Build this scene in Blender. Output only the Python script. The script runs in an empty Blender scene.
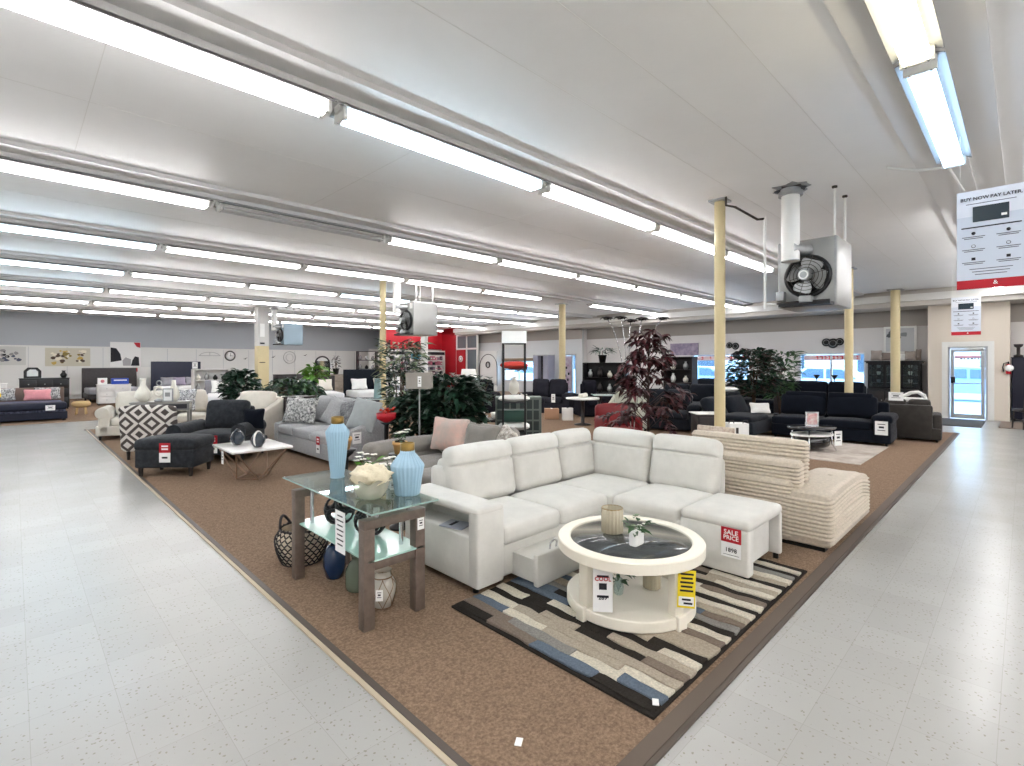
import bpy, math, random
from mathutils import Vector, Matrix, noise

random.seed(7)
PI = math.pi
col = bpy.context.scene.collection
scene = bpy.context.scene

# ------------------------------------------------------------------ camera, world, exposure
cam_data = bpy.data.cameras.new('camera')
cam_data.sensor_fit = 'HORIZONTAL'
cam_data.sensor_width = 36.0
cam_data.lens = 505.5 / 1024 * 36.0
cam_data.shift_y = -20.0 / 1024
cam_data.clip_start = 0.05
cam_data.clip_end = 300
cam = bpy.data.objects.new('camera', cam_data)
col.objects.link(cam)
cam.location = (0, 0, 1.6)
cam.rotation_euler = (PI / 2, 0, math.radians(45.4) - PI / 2)
scene.camera = cam

world = bpy.data.worlds.new('sky')
scene.world = world
world.use_nodes = True
wn = world.node_tree
bg = wn.nodes['Background']
tc = wn.nodes.new('ShaderNodeTexCoord')
sep = wn.nodes.new('ShaderNodeSeparateXYZ')
ramp = wn.nodes.new('ShaderNodeValToRGB')
ramp.color_ramp.elements[0].position = 0.0
ramp.color_ramp.elements[0].color = (0.86, 0.93, 1.0, 1)
ramp.color_ramp.elements[1].position = 0.6
ramp.color_ramp.elements[1].color = (0.45, 0.68, 1.0, 1)
wn.links.new(tc.outputs['Generated'], sep.inputs[0])
wn.links.new(sep.outputs['Z'], ramp.inputs[0])
wn.links.new(ramp.outputs[0], bg.inputs['Color'])
bg.inputs['Strength'].default_value = 3.6

vs = scene.view_settings
vs.view_transform = 'Standard'
vs.look = 'None'
vs.exposure = 1.18
vs.gamma = 1.0
vs.use_curve_mapping = False
TUBE = 13.0


# ------------------------------------------------------------------ materials
def lin(c):
    return tuple((x / 12.92 if x <= 0.04045 else ((x + 0.055) / 1.055) ** 2.4) for x in c)


_mats = {}


def mat(name, rgb, rough=0.6, metal=0.0, var=0.0, vscale=20.0, bump=0.0, bscale=200.0, spec=0.5, sheen=0.0,
        emit=0.0, trans=0.0, ior=1.45, alpha=1.0, rgb2=None, coat=0.0):
    """rgb in 0..255 sRGB; var mixes towards rgb2 (or a darker tone) with noise; bump is noise relief"""
    if name in _mats:
        return _mats[name]
    m = bpy.data.materials.new(name)
    m.use_nodes = True
    nt = m.node_tree
    b = nt.nodes['Principled BSDF']
    c = lin([x / 255 for x in rgb])
    b.inputs['Base Color'].default_value = (*c, 1)
    b.inputs['Roughness'].default_value = rough
    b.inputs['Metallic'].default_value = metal
    b.inputs['Specular IOR Level'].default_value = spec
    b.inputs['IOR'].default_value = ior
    if sheen:
        b.inputs['Sheen Weight'].default_value = sheen
        b.inputs['Sheen Roughness'].default_value = 0.4
    if trans:
        b.inputs['Transmission Weight'].default_value = trans
    if coat:
        b.inputs['Coat Weight'].default_value = coat
        b.inputs['Coat Roughness'].default_value = 0.1
    if emit:
        b.inputs['Emission Color'].default_value = (*c, 1)
        b.inputs['Emission Strength'].default_value = emit
    if alpha < 1:
        b.inputs['Alpha'].default_value = alpha
    if var or bump:
        co = nt.nodes.new('ShaderNodeTexCoord')
    if var:
        n = nt.nodes.new('ShaderNodeTexNoise')
        n.inputs['Scale'].default_value = vscale
        n.inputs['Detail'].default_value = 4
        n.inputs['Roughness'].default_value = 0.65
        r = nt.nodes.new('ShaderNodeValToRGB')
        r.color_ramp.elements[0].position = 0.35
        r.color_ramp.elements[1].position = 0.65
        c2 = lin([x / 255 for x in rgb2]) if rgb2 else tuple(x * (1 - var) for x in c)
        r.color_ramp.elements[0].color = (*c2, 1)
        r.color_ramp.elements[1].color = (*c, 1)
        nt.links.new(co.outputs['Object'], n.inputs['Vector'])
        nt.links.new(n.outputs['Fac'], r.inputs[0])
        nt.links.new(r.outputs[0], b.inputs['Base Color'])
    if bump:
        n2 = nt.nodes.new('ShaderNodeTexNoise')
        n2.inputs['Scale'].default_value = bscale
        n2.inputs['Detail'].default_value = 3
        bp = nt.nodes.new('ShaderNodeBump')
        bp.inputs['Strength'].default_value = bump
        bp.inputs['Distance'].default_value = 0.01
        nt.links.new(co.outputs['Object'], n2.inputs['Vector'])
        nt.links.new(n2.outputs['Fac'], bp.inputs['Height'])
        nt.links.new(bp.outputs[0], b.inputs['Normal'])
    _mats[name] = m
    return m


def glass_mat(name, rgb, alpha=0.25, rough=0.02):
    """thin pane: mix of transparent tint and mirror reflection by fresnel"""
    if name in _mats:
        return _mats[name]
    m = bpy.data.materials.new(name)
    m.use_nodes = True
    nt = m.node_tree
    for n in list(nt.nodes):
        nt.nodes.remove(n)
    out = nt.nodes.new('ShaderNodeOutputMaterial')
    tr = nt.nodes.new('ShaderNodeBsdfTransparent')
    c = lin([x / 255 for x in rgb])
    tr.inputs['Color'].default_value = (*c, 1)
    gl = nt.nodes.new('ShaderNodeBsdfGlossy')
    gl.inputs['Roughness'].default_value = rough
    df = nt.nodes.new('ShaderNodeBsdfDiffuse')
    df.inputs['Color'].default_value = (*c, 1)
    lw = nt.nodes.new('ShaderNodeLayerWeight')
    lw.inputs['Blend'].default_value = 0.5
    pw = nt.nodes.new('ShaderNodeMath')
    pw.operation = 'POWER'
    pw.inputs[1].default_value = 4.0
    nt.links.new(lw.outputs['Facing'], pw.inputs[0])
    fr = nt.nodes.new('ShaderNodeMath')
    fr.operation = 'MULTIPLY_ADD'
    fr.inputs[1].default_value = 0.85
    fr.inputs[2].default_value = 0.035
    nt.links.new(pw.outputs[0], fr.inputs[0])
    m1 = nt.nodes.new('ShaderNodeMixShader')
    m2 = nt.nodes.new('ShaderNodeMixShader')
    m1.inputs[0].default_value = alpha
    nt.links.new(tr.outputs[0], m1.inputs[1])
    nt.links.new(df.outputs[0], m1.inputs[2])
    nt.links.new(fr.outputs[0], m2.inputs[0])
    nt.links.new(m1.outputs[0], m2.inputs[1])
    nt.links.new(gl.outputs[0], m2.inputs[2])
    nt.links.new(m2.outputs[0], out.inputs['Surface'])
    _mats[name] = m
    return m


# ------------------------------------------------------------------ mesh builder
def T(x=0, y=0, z=0):
    return Matrix.Translation((x, y, z))


def RX(a):
    return Matrix.Rotation(a, 4, 'X')


def RY(a):
    return Matrix.Rotation(a, 4, 'Y')


def RZ(a):
    return Matrix.Rotation(a, 4, 'Z')


I4 = Matrix.Identity(4)


class B:
    def __init__(self, M=None):
        self.v, self.f, self.mi, self.sm, self.mats = [], [], [], [], []
        self.M = M or I4

    def mid(self, m):
        if m not in self.mats:
            self.mats.append(m)
        return self.mats.index(m)

    def add(self, vs_, fs_, m, smooth=False, M=None):
        k = len(self.v)
        X = self.M @ M if M else self.M
        self.v += [X @ Vector(p) for p in vs_]
        self.f += [tuple(i + k for i in f) for f in fs_]
        i = self.mid(m)
        self.mi += [i] * len(fs_)
        self.sm += [smooth] * len(fs_)
        return self

    def box(self, c, s, m, M=None, bev=0.0):
        if bev > 0:
            return self.puff(c, s, m, bev, n=1, M=M, corner=1)
        x, y, z = s[0] / 2, s[1] / 2, s[2] / 2
        p = [(c[0] + a * x, c[1] + b * y, c[2] + d * z) for a in (-1, 1) for b in (-1, 1) for d in (-1, 1)]
        f = [(0, 1, 3, 2), (4, 6, 7, 5), (0, 4, 5, 1), (2, 3, 7, 6), (0, 2, 6, 4), (1, 5, 7, 3)]
        return self.add(p, f, m, False, M)

    def bb(self, x0, x1, y0, y1, z0, z1, m, bev=0.0, M=None):
        return self.box(((x0 + x1) / 2, (y0 + y1) / 2, (z0 + z1) / 2), (x1 - x0, y1 - y0, z1 - z0), m, M, bev)

    def puff(self, c, s, m, r=0.04, n=4, bulge=(0, 0, 0), M=None, corner=2, wr=0.0, fn=None, nz=None):
        """rounded, puffed box: cushions, pads, bevelled blocks"""
        h = [s[0] / 2, s[1] / 2, s[2] / 2]
        r = min(r, h[0] * .999, h[1] * .999, h[2] * .999)

        def axis(hh, k):
            e = [hh * -1]
            for j in range(1, corner + 1):
                e.append(-hh + r * (1 - math.cos(PI / 2 * j / corner)) if j < corner else -hh + r)
            core = 2 * (hh - r)
            mid = [-hh + r + core * j / k for j in range(1, k)] if core > 1e-4 else []
            l = e + mid
            for q in reversed(e):
                if abs(-q - l[-1]) > 1e-5:
                    l.append(-q)
            return l
        nn = n if isinstance(n, (tuple, list)) else (n, n, n)
        ax = [axis(h[i], max(1, (nz if (i == 2 and nz) else nn[i]))) for i in range(3)]
        idx, vs_, fs_ = {}, [], []

        def vert(i, j, k):
            key = (i, j, k)
            if key in idx:
                return idx[key]
            p = [ax[0][i], ax[1][j], ax[2][k]]
            u = [p[t] / h[t] for t in range(3)]
            q = [max(-(h[t] - r), min(h[t] - r, p[t])) for t in range(3)]
            d = Vector([p[t] - q[t] for t in range(3)])
            if d.length > 1e-9:
                d = d.normalized() * r
            p = Vector(q) + d
            for t in range(3):
                if bulge[t]:
                    o = [a for a in range(3) if a != t]
                    p[t] += bulge[t] * u[t] * (1 - u[o[0]] ** 2) * (1 - u[o[1]] ** 2)
            if wr:
                w = noise.noise_vector(Vector((p.x + c[0] * 3, p.y + c[1] * 3, p.z + c[2] * 3)) * 7.0) * wr
                p += w
            if fn:
                p = fn(p, u)
            idx[key] = len(vs_)
            vs_.append((p.x + c[0], p.y + c[1], p.z + c[2]))
            return idx[key]
        N = [len(a) - 1 for a in ax]
        for i in range(N[0]):
            for j in range(N[1]):
                fs_.append((vert(i, j, 0), vert(i, j + 1, 0), vert(i + 1, j + 1, 0), vert(i + 1, j, 0)))
                fs_.append((vert(i, j, N[2]), vert(i + 1, j, N[2]), vert(i + 1, j + 1, N[2]), vert(i, j + 1, N[2])))
        for i in range(N[0]):
            for k in range(N[2]):
                fs_.append((vert(i, 0, k), vert(i + 1, 0, k), vert(i + 1, 0, k + 1), vert(i, 0, k + 1)))
                fs_.append((vert(i, N[1], k), vert(i, N[1], k + 1), vert(i + 1, N[1], k + 1), vert(i + 1, N[1], k)))
        for j in range(N[1]):
            for k in range(N[2]):
                fs_.append((vert(0, j, k), vert(0, j, k + 1), vert(0, j + 1, k + 1), vert(0, j + 1, k)))
                fs_.append((vert(N[0], j, k), vert(N[0], j + 1, k), vert(N[0], j + 1, k + 1), vert(N[0], j, k + 1)))
        return self.add(vs_, fs_, m, True, M)

    def cyl(self, p0, p1, r0, m, r1=None, n=12, M=None, smooth=True):
        r1 = r0 if r1 is None else r1
        p0, p1 = Vector(p0), Vector(p1)
        d = (p1 - p0)
        if d.length < 1e-7:
            return self
        z = d.normalized()
        x = z.orthogonal().normalized()
        y = z.cross(x)
        vs_, fs_ = [], []
        for i in range(n):
            a = 2 * PI * i / n
            e = x * math.cos(a) + y * math.sin(a)
            vs_ += [p0 + e * r0, p1 + e * r1]
        fs_ = [(2 * i, 2 * ((i + 1) % n), 2 * ((i + 1) % n) + 1, 2 * i + 1) for i in range(n)]
        self.add(vs_, fs_, m, smooth, M)
        cap0 = [vs_[2 * i] for i in range(n)]
        cap1 = [vs_[2 * i + 1] for i in range(n)]
        self.add(cap0, [tuple(reversed(range(n)))], m, False, M)
        self.add(cap1, [tuple(range(n))], m, False, M)
        return self

    def lathe(self, prof, c, m, n=24, M=None, rib=0.0, nrib=0, smooth=True, sx=1.0, sy=1.0, caps=True):
        vs_, fs_ = [], []
        for (r, z) in prof:
            for i in range(n):
                a = 2 * PI * i / n
                rr = r * (1 + (rib * math.cos(a * nrib) if nrib else 0))
                vs_.append((c[0] + rr * math.cos(a) * sx, c[1] + rr * math.sin(a) * sy, c[2] + z))
        for j in range(len(prof) - 1):
            for i in range(n):
                i2 = (i + 1) % n
                fs_.append((j * n + i, j * n + i2, (j + 1) * n + i2, (j + 1) * n + i))
        if caps:
            if prof[0][0] > 1e-4:
                fs_.append(tuple(reversed(range(n))))
            if prof[-1][0] > 1e-4:
                fs_.append(tuple(range((len(prof) - 1) * n, len(prof) * n)))
        return self.add(vs_, fs_, m, smooth, M)

    def tube(self, pts, r, m, n=6, M=None, closed=False):
        pts = [Vector(p) for p in pts]
        L = len(pts)
        vs_, fs_ = [], []
        up = None
        for k, p in enumerate(pts):
            a = pts[(k - 1) % L] if (k > 0 or closed) else p
            b = pts[(k + 1) % L] if (k < L - 1 or closed) else p
            t = (b - a).normalized()
            if up is None:
                up = t.orthogonal().normalized()
            up = (up - t * up.dot(t))
            up = up.normalized() if up.length > 1e-6 else t.orthogonal().normalized()
            w = t.cross(up)
            rr = r[k] if isinstance(r, (list, tuple)) else r
            for i in range(n):
                an = 2 * PI * i / n
                vs_.append(p + (up * math.cos(an) + w * math.sin(an)) * rr)
        K = L if closed else L - 1
        for k in range(K):
            for i in range(n):
                k2, i2 = (k + 1) % L, (i + 1) % n
                fs_.append((k * n + i, k * n + i2, k2 * n + i2, k2 * n + i))
        if not closed:
            fs_.append(tuple(reversed(range(n))))
            fs_.append(tuple(range((L - 1) * n, L * n)))
        return self.add(vs_, fs_, m, True, M)

    def torus(self, c, R, r, m, M=None, n=24, k=8):
        pts = [(c[0] + R * math.cos(2 * PI * i / n), c[1] + R * math.sin(2 * PI * i / n), c[2]) for i in range(n)]
        return self.tube(pts, r, m, n=k, M=M, closed=True)

    def prism(self, pts, h, m, M=None, z0=0.0):
        """polygon pts (x, y) extruded from z0 to z0 + h"""
        n = len(pts)
        vs_ = [(x, y, z0) for x, y in pts] + [(x, y, z0 + h) for x, y in pts]
        fs_ = [tuple(reversed(range(n))), tuple(range(n, 2 * n))] + [(i, (i + 1) % n, n + (i + 1) % n, n + i) for i in range(n)]
        return self.add(vs_, fs_, m, False, M)

    def text(self, s, size, m, M, align='CENTER', ext=0.0004, bold=0.0):
        cu = bpy.data.curves.new('lettering', 'FONT')
        cu.body = s
        cu.size = size
        cu.align_x = align
        cu.align_y = 'CENTER'
        cu.extrude = ext
        cu.offset = bold
        cu.resolution_u = 2
        o = bpy.data.objects.new('lettering', cu)
        me = bpy.data.meshes.new_from_object(o)
        vs_ = [tuple(v.co) for v in me.vertices]
        fs_ = [tuple(p.vertices) for p in me.polygons]
        bpy.data.objects.remove(o)
        bpy.data.meshes.remove(me)
        bpy.data.curves.remove(cu)
        return self.add(vs_, fs_, m, False, M)

    def leaf(self, p, d, L, W, m, droop=0.2, roll=0.0, fold=0.15):
        d = Vector(d).normalized()
        s = d.cross(Vector((0, 0, 1)))
        s = s.normalized() if s.length > 1e-4 else Vector((1, 0, 0))
        u = s.cross(d)
        s = s * math.cos(roll) + u * math.sin(roll)
        u = s.cross(d)
        p = Vector(p)
        dn = Vector((0, 0, -1))
        a = p + d * L * .35 + dn * droop * L * .1
        b = p + d * L * .7 + dn * droop * L * .4
        e = p + d * L + dn * droop * L
        f = u * W * fold
        vs_ = [p, a + s * W * .5 + f, a, a - s * W * .5 + f, b + s * W * .38 + f, b, b - s * W * .38 + f, e]
        fs_ = [(0, 1, 2), (0, 2, 3), (1, 4, 5, 2), (2, 5, 6, 3), (4, 7, 5), (5, 7, 6)]
        return self.add(vs_, fs_, m, True)

    def build(self, name, parent=None, **props):
        me = bpy.data.meshes.new(name)
        me.from_pydata([tuple(p) for p in self.v], [], self.f)
        for m in self.mats:
            me.materials.append(m)
        me.polygons.foreach_set('material_index', self.mi)
        me.polygons.foreach_set('use_smooth', self.sm)
        me.update()
        o = bpy.data.objects.new(name, me)
        col.objects.link(o)
        if parent:
            o.parent = parent
        for k, val in props.items():
            o[k] = val
        return o


def thing(name, label, cat, loc=(0, 0, 0), rz=0.0, group=None):
    o = bpy.data.objects.new(name, None)
    o.empty_display_size = 0.1
    col.objects.link(o)
    o.location = loc
    o.rotation_euler = (0, 0, rz)
    o['label'] = label
    o['category'] = cat
    if group:
        o['group'] = group
    return o


def solo(b, name, label, cat, loc=(0, 0, 0), rz=0.0, group=None, parent=None):
    """a thing that is one mesh"""
    o = b.build(name)
    o.location = loc
    o.rotation_euler = (0, 0, rz)
    o['label'] = label
    o['category'] = cat
    if group:
        o['group'] = group
    return o


_kids = {}


def copy_tree(o, loc, rz=None, label=None, group=None):
    def rec(a, par):
        n = a.copy()
        col.objects.link(n)
        n.parent = par
        for ch in a.children:
            rec(ch, n)
        return n
    r = rec(o, None)
    r.location = loc
    if rz is not None:
        r.rotation_euler = (0, 0, rz)
    if label:
        r['label'] = label
    if group:
        r['group'] = group
    return r


def struct(b, name):
    return b.build(name, kind='structure')


# palette
M_ceil = mat('ceiling_paint', (238, 238, 237), rough=0.55, var=0.03, vscale=1.2, bump=0.05, bscale=30)
M_beam = mat('beam_paint', (222, 221, 219), rough=0.5)
M_wlow = mat('wall_white', (224, 225, 222), rough=0.6)
M_wup = mat('wall_blue_grey', (172, 178, 184), rough=0.6)
M_wwin = mat('wall_warm_white', (218, 215, 213), rough=0.6)
M_wband = mat('wall_taupe_band', (160, 154, 147), rough=0.6)
M_vest = mat('vestibule_cream', (218, 208, 194), rough=0.6)
M_white = mat('white_enamel', (236, 236, 232), rough=0.35)
M_trim = mat('trim_white', (226, 226, 222), rough=0.4)
M_steel = mat('galvanised_steel', (170, 172, 172), rough=0.38, metal=0.75, var=0.15, vscale=12)
M_chrome = mat('chrome', (215, 217, 220), rough=0.12, metal=1.0)
M_black = mat('black_metal', (14, 14, 16), rough=0.4)
M_dkpipe = mat('dark_iron_pipe', (70, 66, 62), rough=0.5, metal=0.5)
M_cream = mat('post_cream_yellow', (214, 198, 154), rough=0.45, var=0.05, vscale=3)
M_red = mat('sign_red', (180, 18, 36), rough=0.5)
M_paper = mat('paper_white', (238, 238, 236), rough=0.7)
M_ink = mat('ink_dark', (30, 30, 36), rough=0.7)
M_gold = mat('brushed_gold', (140, 114, 62), rough=0.35, metal=0.8, bump=0.3, bscale=120)
M_yellow = mat('tag_yellow', (238, 212, 40), rough=0.6)
M_gw = mat('legs_dark_wood', (34, 28, 26), rough=0.4)
M_red2 = mat('shop_red', (172, 12, 26), rough=0.5)

# ================================================================== THE SHELL
XW, YW, ZC = 20.2, 29.7, 3.75
XB, YB = -7.0, -8.0


def floor_material():
    m = bpy.data.materials.new('vinyl_tile')
    m.use_nodes = True
    nt = m.node_tree
    L = nt.links.new
    b = nt.nodes['Principled BSDF']
    co = nt.nodes.new('ShaderNodeTexCoord')
    # tile seams, 0.305 m squares
    mp = nt.nodes.new('ShaderNodeMapping')
    mp.inputs['Location'].default_value = (-0.05, -0.08, 0)
    L(co.outputs['Object'], mp.inputs['Vector'])
    br = nt.nodes.new('ShaderNodeTexBrick')
    br.offset = 0.0
    br.inputs['Scale'].default_value = 1.0
    br.inputs['Brick Width'].default_value = 0.305
    br.inputs['Row Height'].default_value = 0.305
    br.inputs['Mortar Size'].default_value = 0.0014
    br.inputs['Mortar Smooth'].default_value = 0.3
    br.inputs['Bias'].default_value = 0.0
    br.inputs['Color1'].default_value = (0.405, 0.40, 0.385, 1)
    br.inputs['Color2'].default_value = (0.38, 0.375, 0.36, 1)
    br.inputs['Mortar'].default_value = (0.33, 0.32, 0.30, 1)
    L(mp.outputs[0], br.inputs['Vector'])
    # dark chips
    vo = nt.nodes.new('ShaderNodeTexVoronoi')
    vo.inputs['Scale'].default_value = 44
    vo.inputs['Randomness'].default_value = 1.0
    nz = nt.nodes.new('ShaderNodeTexNoise')
    nz.inputs['Scale'].default_value = 60
    L(co.outputs['Object'], nz.inputs['Vector'])
    mixv = nt.nodes.new('ShaderNodeMixRGB')
    mixv.inputs[0].default_value = 0.02
    L(co.outputs['Object'], mixv.inputs[1])
    L(nz.outputs['Color'], mixv.inputs[2])
    L(mixv.outputs[0], vo.inputs['Vector'])
    cr = nt.nodes.new('ShaderNodeValToRGB')
    cr.color_ramp.elements[0].position = 0.16
    cr.color_ramp.elements[0].color = (1, 1, 1, 1)
    cr.color_ramp.elements[1].position = 0.24
    cr.color_ramp.elements[1].color = (0, 0, 0, 1)
    L(vo.outputs['Distance'], cr.inputs[0])
    sepc = nt.nodes.new('ShaderNodeSeparateColor')
    L(vo.outputs['Color'], sepc.inputs[0])
    gt = nt.nodes.new('ShaderNodeMath')
    gt.operation = 'GREATER_THAN'
    gt.inputs[1].default_value = 0.35
    L(sepc.outputs[0], gt.inputs[0])
    mul = nt.nodes.new('ShaderNodeMath')
    mul.operation = 'MULTIPLY'
    L(cr.outputs[0], mul.inputs[0])
    L(gt.outputs[0], mul.inputs[1])
    mix = nt.nodes.new('ShaderNodeMixRGB')
    L(mul.outputs[0], mix.inputs[0])
    L(br.outputs['Color'], mix.inputs[1])
    mix.inputs[2].default_value = (0.27, 0.245, 0.21, 1)
    # traffic wear, large soft patches
    n3 = nt.nodes.new('ShaderNodeTexNoise')
    n3.inputs['Scale'].default_value = 0.9
    n3.inputs['Detail'].default_value = 2
    L(co.outputs['Object'], n3.inputs['Vector'])
    c3 = nt.nodes.new('ShaderNodeValToRGB')
    c3.color_ramp.elements[0].position = 0.3
    c3.color_ramp.elements[0].color = (0.93, 0.925, 0.91, 1)
    c3.color_ramp.elements[1].position = 0.7
    c3.color_ramp.elements[1].color = (1, 1, 1, 1)
    L(n3.outputs['Fac'], c3.inputs[0])
    mm = nt.nodes.new('ShaderNodeMixRGB')
    mm.blend_type = 'MULTIPLY'
    mm.inputs[0].default_value = 1
    L(mix.outputs[0], mm.inputs[1])
    L(c3.outputs[0], mm.inputs[2])
    L(mm.outputs[0], b.inputs['Base Color'])
    # worn wax: roughness varies
    n4 = nt.nodes.new('ShaderNodeTexNoise')
    n4.inputs['Scale'].default_value = 2.2
    n4.inputs['Detail'].default_value = 3
    n4.inputs['Roughness'].default_value = 0.7
    L(co.outputs['Object'], n4.inputs['Vector'])
    c4 = nt.nodes.new('ShaderNodeMapRange')
    c4.inputs['From Min'].default_value = 0.35
    c4.inputs['From Max'].default_value = 0.65
    c4.inputs['To Min'].default_value = 0.20
    c4.inputs['To Max'].default_value = 0.34
    L(n4.outputs['Fac'], c4.inputs['Value'])
    b.inputs['Roughness'].default_value = 0.25
    b.inputs['Specular IOR Level'].default_value = 0.30
    # slight waviness plus seams
    n5 = nt.nodes.new('ShaderNodeTexNoise')
    n5.inputs['Scale'].default_value = 5
    n5.inputs['Detail'].default_value = 3
    L(co.outputs['Object'], n5.inputs['Vector'])
    bp = nt.nodes.new('ShaderNodeBump')
    bp.inputs['Strength'].default_value = 0.06
    bp.inputs['Distance'].default_value = 0.01
    L(n5.outputs['Fac'], bp.inputs['Height'])
    L(bp.outputs[0], b.inputs['Normal'])
    return m


M_floor = floor_material()
M_carpet = mat('carpet_brown', (158, 134, 112), rough=0.95, var=0.4, vscale=70, bump=0.8, bscale=260, spec=0.1, rgb2=(118, 97, 80))
M_strip = mat('carpet_edge_strip', (80, 70, 62), rough=0.5)
M_stript = mat('carpet_edge_tan', (182, 168, 146), rough=0.6)
M_mat = mat('door_mat_grey', (84, 82, 80), rough=0.95, var=0.3, vscale=60)

b = B(); b.bb(XB, XW + .1, YB, YW + .1, -0.12, 0, M_floor); struct(b, 'floor')
b = B(); b.bb(XB - .1, XW + .1, YB - .1, YW + .1, ZC, ZC + 0.1, M_ceil); struct(b, 'ceiling')
# carpets: the main display field and the bedding field beyond the cross aisle
b = B(); b.bb(1.27, 15.3, 1.10, 15.7, 0, 0.008, M_carpet); struct(b, 'floor_carpet')
b = B(); b.bb(XB, XW - .4, 18.2, YW, 0, 0.008, M_carpet); struct(b, 'floor_carpet')
b = B()
b.bb(1.225, 1.25, 1.08, 15.7, 0, 0.010, M_stript); b.bb(1.25, 1.285, 1.09, 15.7, 0, 0.014, M_strip)
struct(b, 'trim_1')
b = B()
b.bb(1.25, 15.3, 1.03, 1.055, 0, 0.010, M_strip); b.bb(1.25, 15.3, 1.055, 1.13, 0, 0.014, mat('carpet_edge_brown', (96, 84, 74), rough=.8))
struct(b, 'trim_2')
b = B(); b.bb(1.2, 15.3, 15.69, 15.73, 0, 0.012, M_strip); struct(b, 'trim_3')
# walls
b = B()
b.bb(XB - .1, XW + .1, YW, YW + .15, 0, ZC, M_wlow)
b.bb(XB, XW, YW - .03, YW, 2.33, ZC, M_wup)
for i in range(22):
    b.bb(XB + i * 1.24, XB + i * 1.24 + .012, YW - .008, YW, 0, 2.33, M_wup)
b.bb(XB, XW, YW - .045, YW, 2.30, 2.35, M_trim)
struct(b, 'wall_left')
b = B(); b.bb(XB - .15, XB, YB, YW, 0, ZC, M_wlow); b.bb(XB, XB + .03, YB, YW, 2.5, ZC, M_wup); struct(b, 'wall_back')
b = B(); b.bb(XB, XW, YB - .15, YB, 0, ZC, M_wwin); b.bb(XB, XW, YB, YB + .03, 2.5, ZC, M_wband); struct(b, 'wall_right')


def wall_x(b, x, t, y0, y1, zt, holes, m, m2, zb):
    """wall in the plane X=x, thickness t outwards, holes = [(y0, y1, z0, z1)]"""
    ys = sorted(set([y0, y1] + [h[0] for h in holes] + [h[1] for h in holes]))
    for a, c_ in zip(ys[:-1], ys[1:]):
        hs = [h for h in holes if h[0] <= a + 1e-6 and h[1] >= c_ - 1e-6]
        if hs:
            h = hs[0]
            if h[2] > 0:
                b.bb(x, x + t, a, c_, 0, h[2], m)
            b.bb(x, x + t, a, c_, h[3], zt, m)
        else:
            b.bb(x, x + t, a, c_, 0, zt, m)
    b.bb(x - .02, x, y0, y1, zb, zt, m2)


winA = (7.45, 9.75, 0.85, 1.96)
winB = (3.72, 5.72, 0.85, 1.95)
winC = (17.3, 20.7, 0.62, 1.72)
doorD = (15.55, 16.45, 0.0, 2.05)
b = B(); wall_x(b, XW, .15, YB, 15.2, ZC, [winA, winB, (0.4, 1.9, 0.0, 2.4)], M_wwin, M_wband, 2.76); struct(b, 'wall_front')
b = B(); wall_x(b, 19.8, .15, 15.2, 24.4, ZC, [winC, doorD], mat('wall_cool_white', (208, 210, 210), rough=.6), M_wband, 2.78)
b.bb(19.951, XW + .1, 15.2, 15.3, 0, ZC, M_wwin)
b.bb(19.8, XW, 24.3, YW, 0, ZC, M_wlow)
struct(b, 'wall_front')
# dropped soffit over the shop front with its pipe-like white board
b = B()
b.bb(18.85, XW, YB, 24.0, 3.28, ZC, mat('soffit_paint', (196, 191, 184), rough=.6))
b.bb(18.72, 18.86, YB, 24.0, 3.42, 3.62, M_trim)
struct(b, 'trim_4')
# vestibule with glass door 1
VX = 19.35
b = B()
wall_x(b, VX, .12, 0.28, 2.02, 3.28, [(0.74, 1.55, 0.0, 2.05)], M_vest, M_vest, 3.2)
b.bb(VX + .12, XW, 0.28, 0.36, 0, 3.28, M_vest)
b.bb(VX + .12, XW, 1.94, 2.02, 0, 3.28, M_vest)
struct(b, 'wall_front')
# aluminium door
M_alu = mat('aluminium', (176, 178, 178), rough=0.4, metal=0.4)
M_pane = glass_mat('window_glass', (235, 245, 248), alpha=0.02)
M_sill = mat('window_frame_white', (228, 230, 232), rough=.4)
b = B()
y0, y1, zt = 0.72, 1.57, 2.07
b.bb(VX - .03, VX + .02, y0 - .13, y0, 0, zt + .14, M_trim); b.bb(VX - .03, VX + .02, y1, y1 + .13, 0, zt + .14, M_trim)
b.bb(VX - .03, VX + .02, y0, y1, zt, zt + .14, M_trim)
b.bb(VX - .02, VX + .05, y0, y0 + .05, 0, zt, M_alu); b.bb(VX - .02, VX + .05, y1 - .05, y1, 0, zt, M_alu); b.bb(VX - .02, VX + .05, y0, y1, zt - .06, zt, M_alu)
fr = struct(b, 'door_1')
b = B()
b.bb(VX, VX + .04, .78, .86, .02, 2.0, M_alu); b.bb(VX, VX + .04, 1.43, 1.51, .02, 2.0, M_alu)
b.bb(VX, VX + .04, .86, 1.43, 1.92, 2.0, M_alu); b.bb(VX, VX + .04, .86, 1.43, .02, .14, M_alu)
b.bb(VX - .06, VX - .03, .84, 1.45, 1.00, 1.035, M_alu); b.bb(VX - .05, VX, .86, .89, 1.0, 1.035, M_alu); b.bb(VX - .05, VX, 1.40, 1.43, 1.0, 1.035, M_alu)
b.build('door_leaf', fr)
b = B(); b.bb(VX + .015, VX + .022, .86, 1.43, .14, 1.92, M_pane); b.build('pane', fr)
b = B(); b.bb(VX - .05, VX, 1.40, 1.50, 1.02, 1.20, M_black, .004); b.build('door_handle', fr)
b = B(); b.bb(VX - .08, VX - .01, .80, 1.05, 1.97, 2.03, M_alu, .01); b.cyl((VX - .05, 1.0, 2.0), (VX - .1, 1.3, 2.02), .008, M_alu); b.build('door_closer', fr)
b = B()
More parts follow.
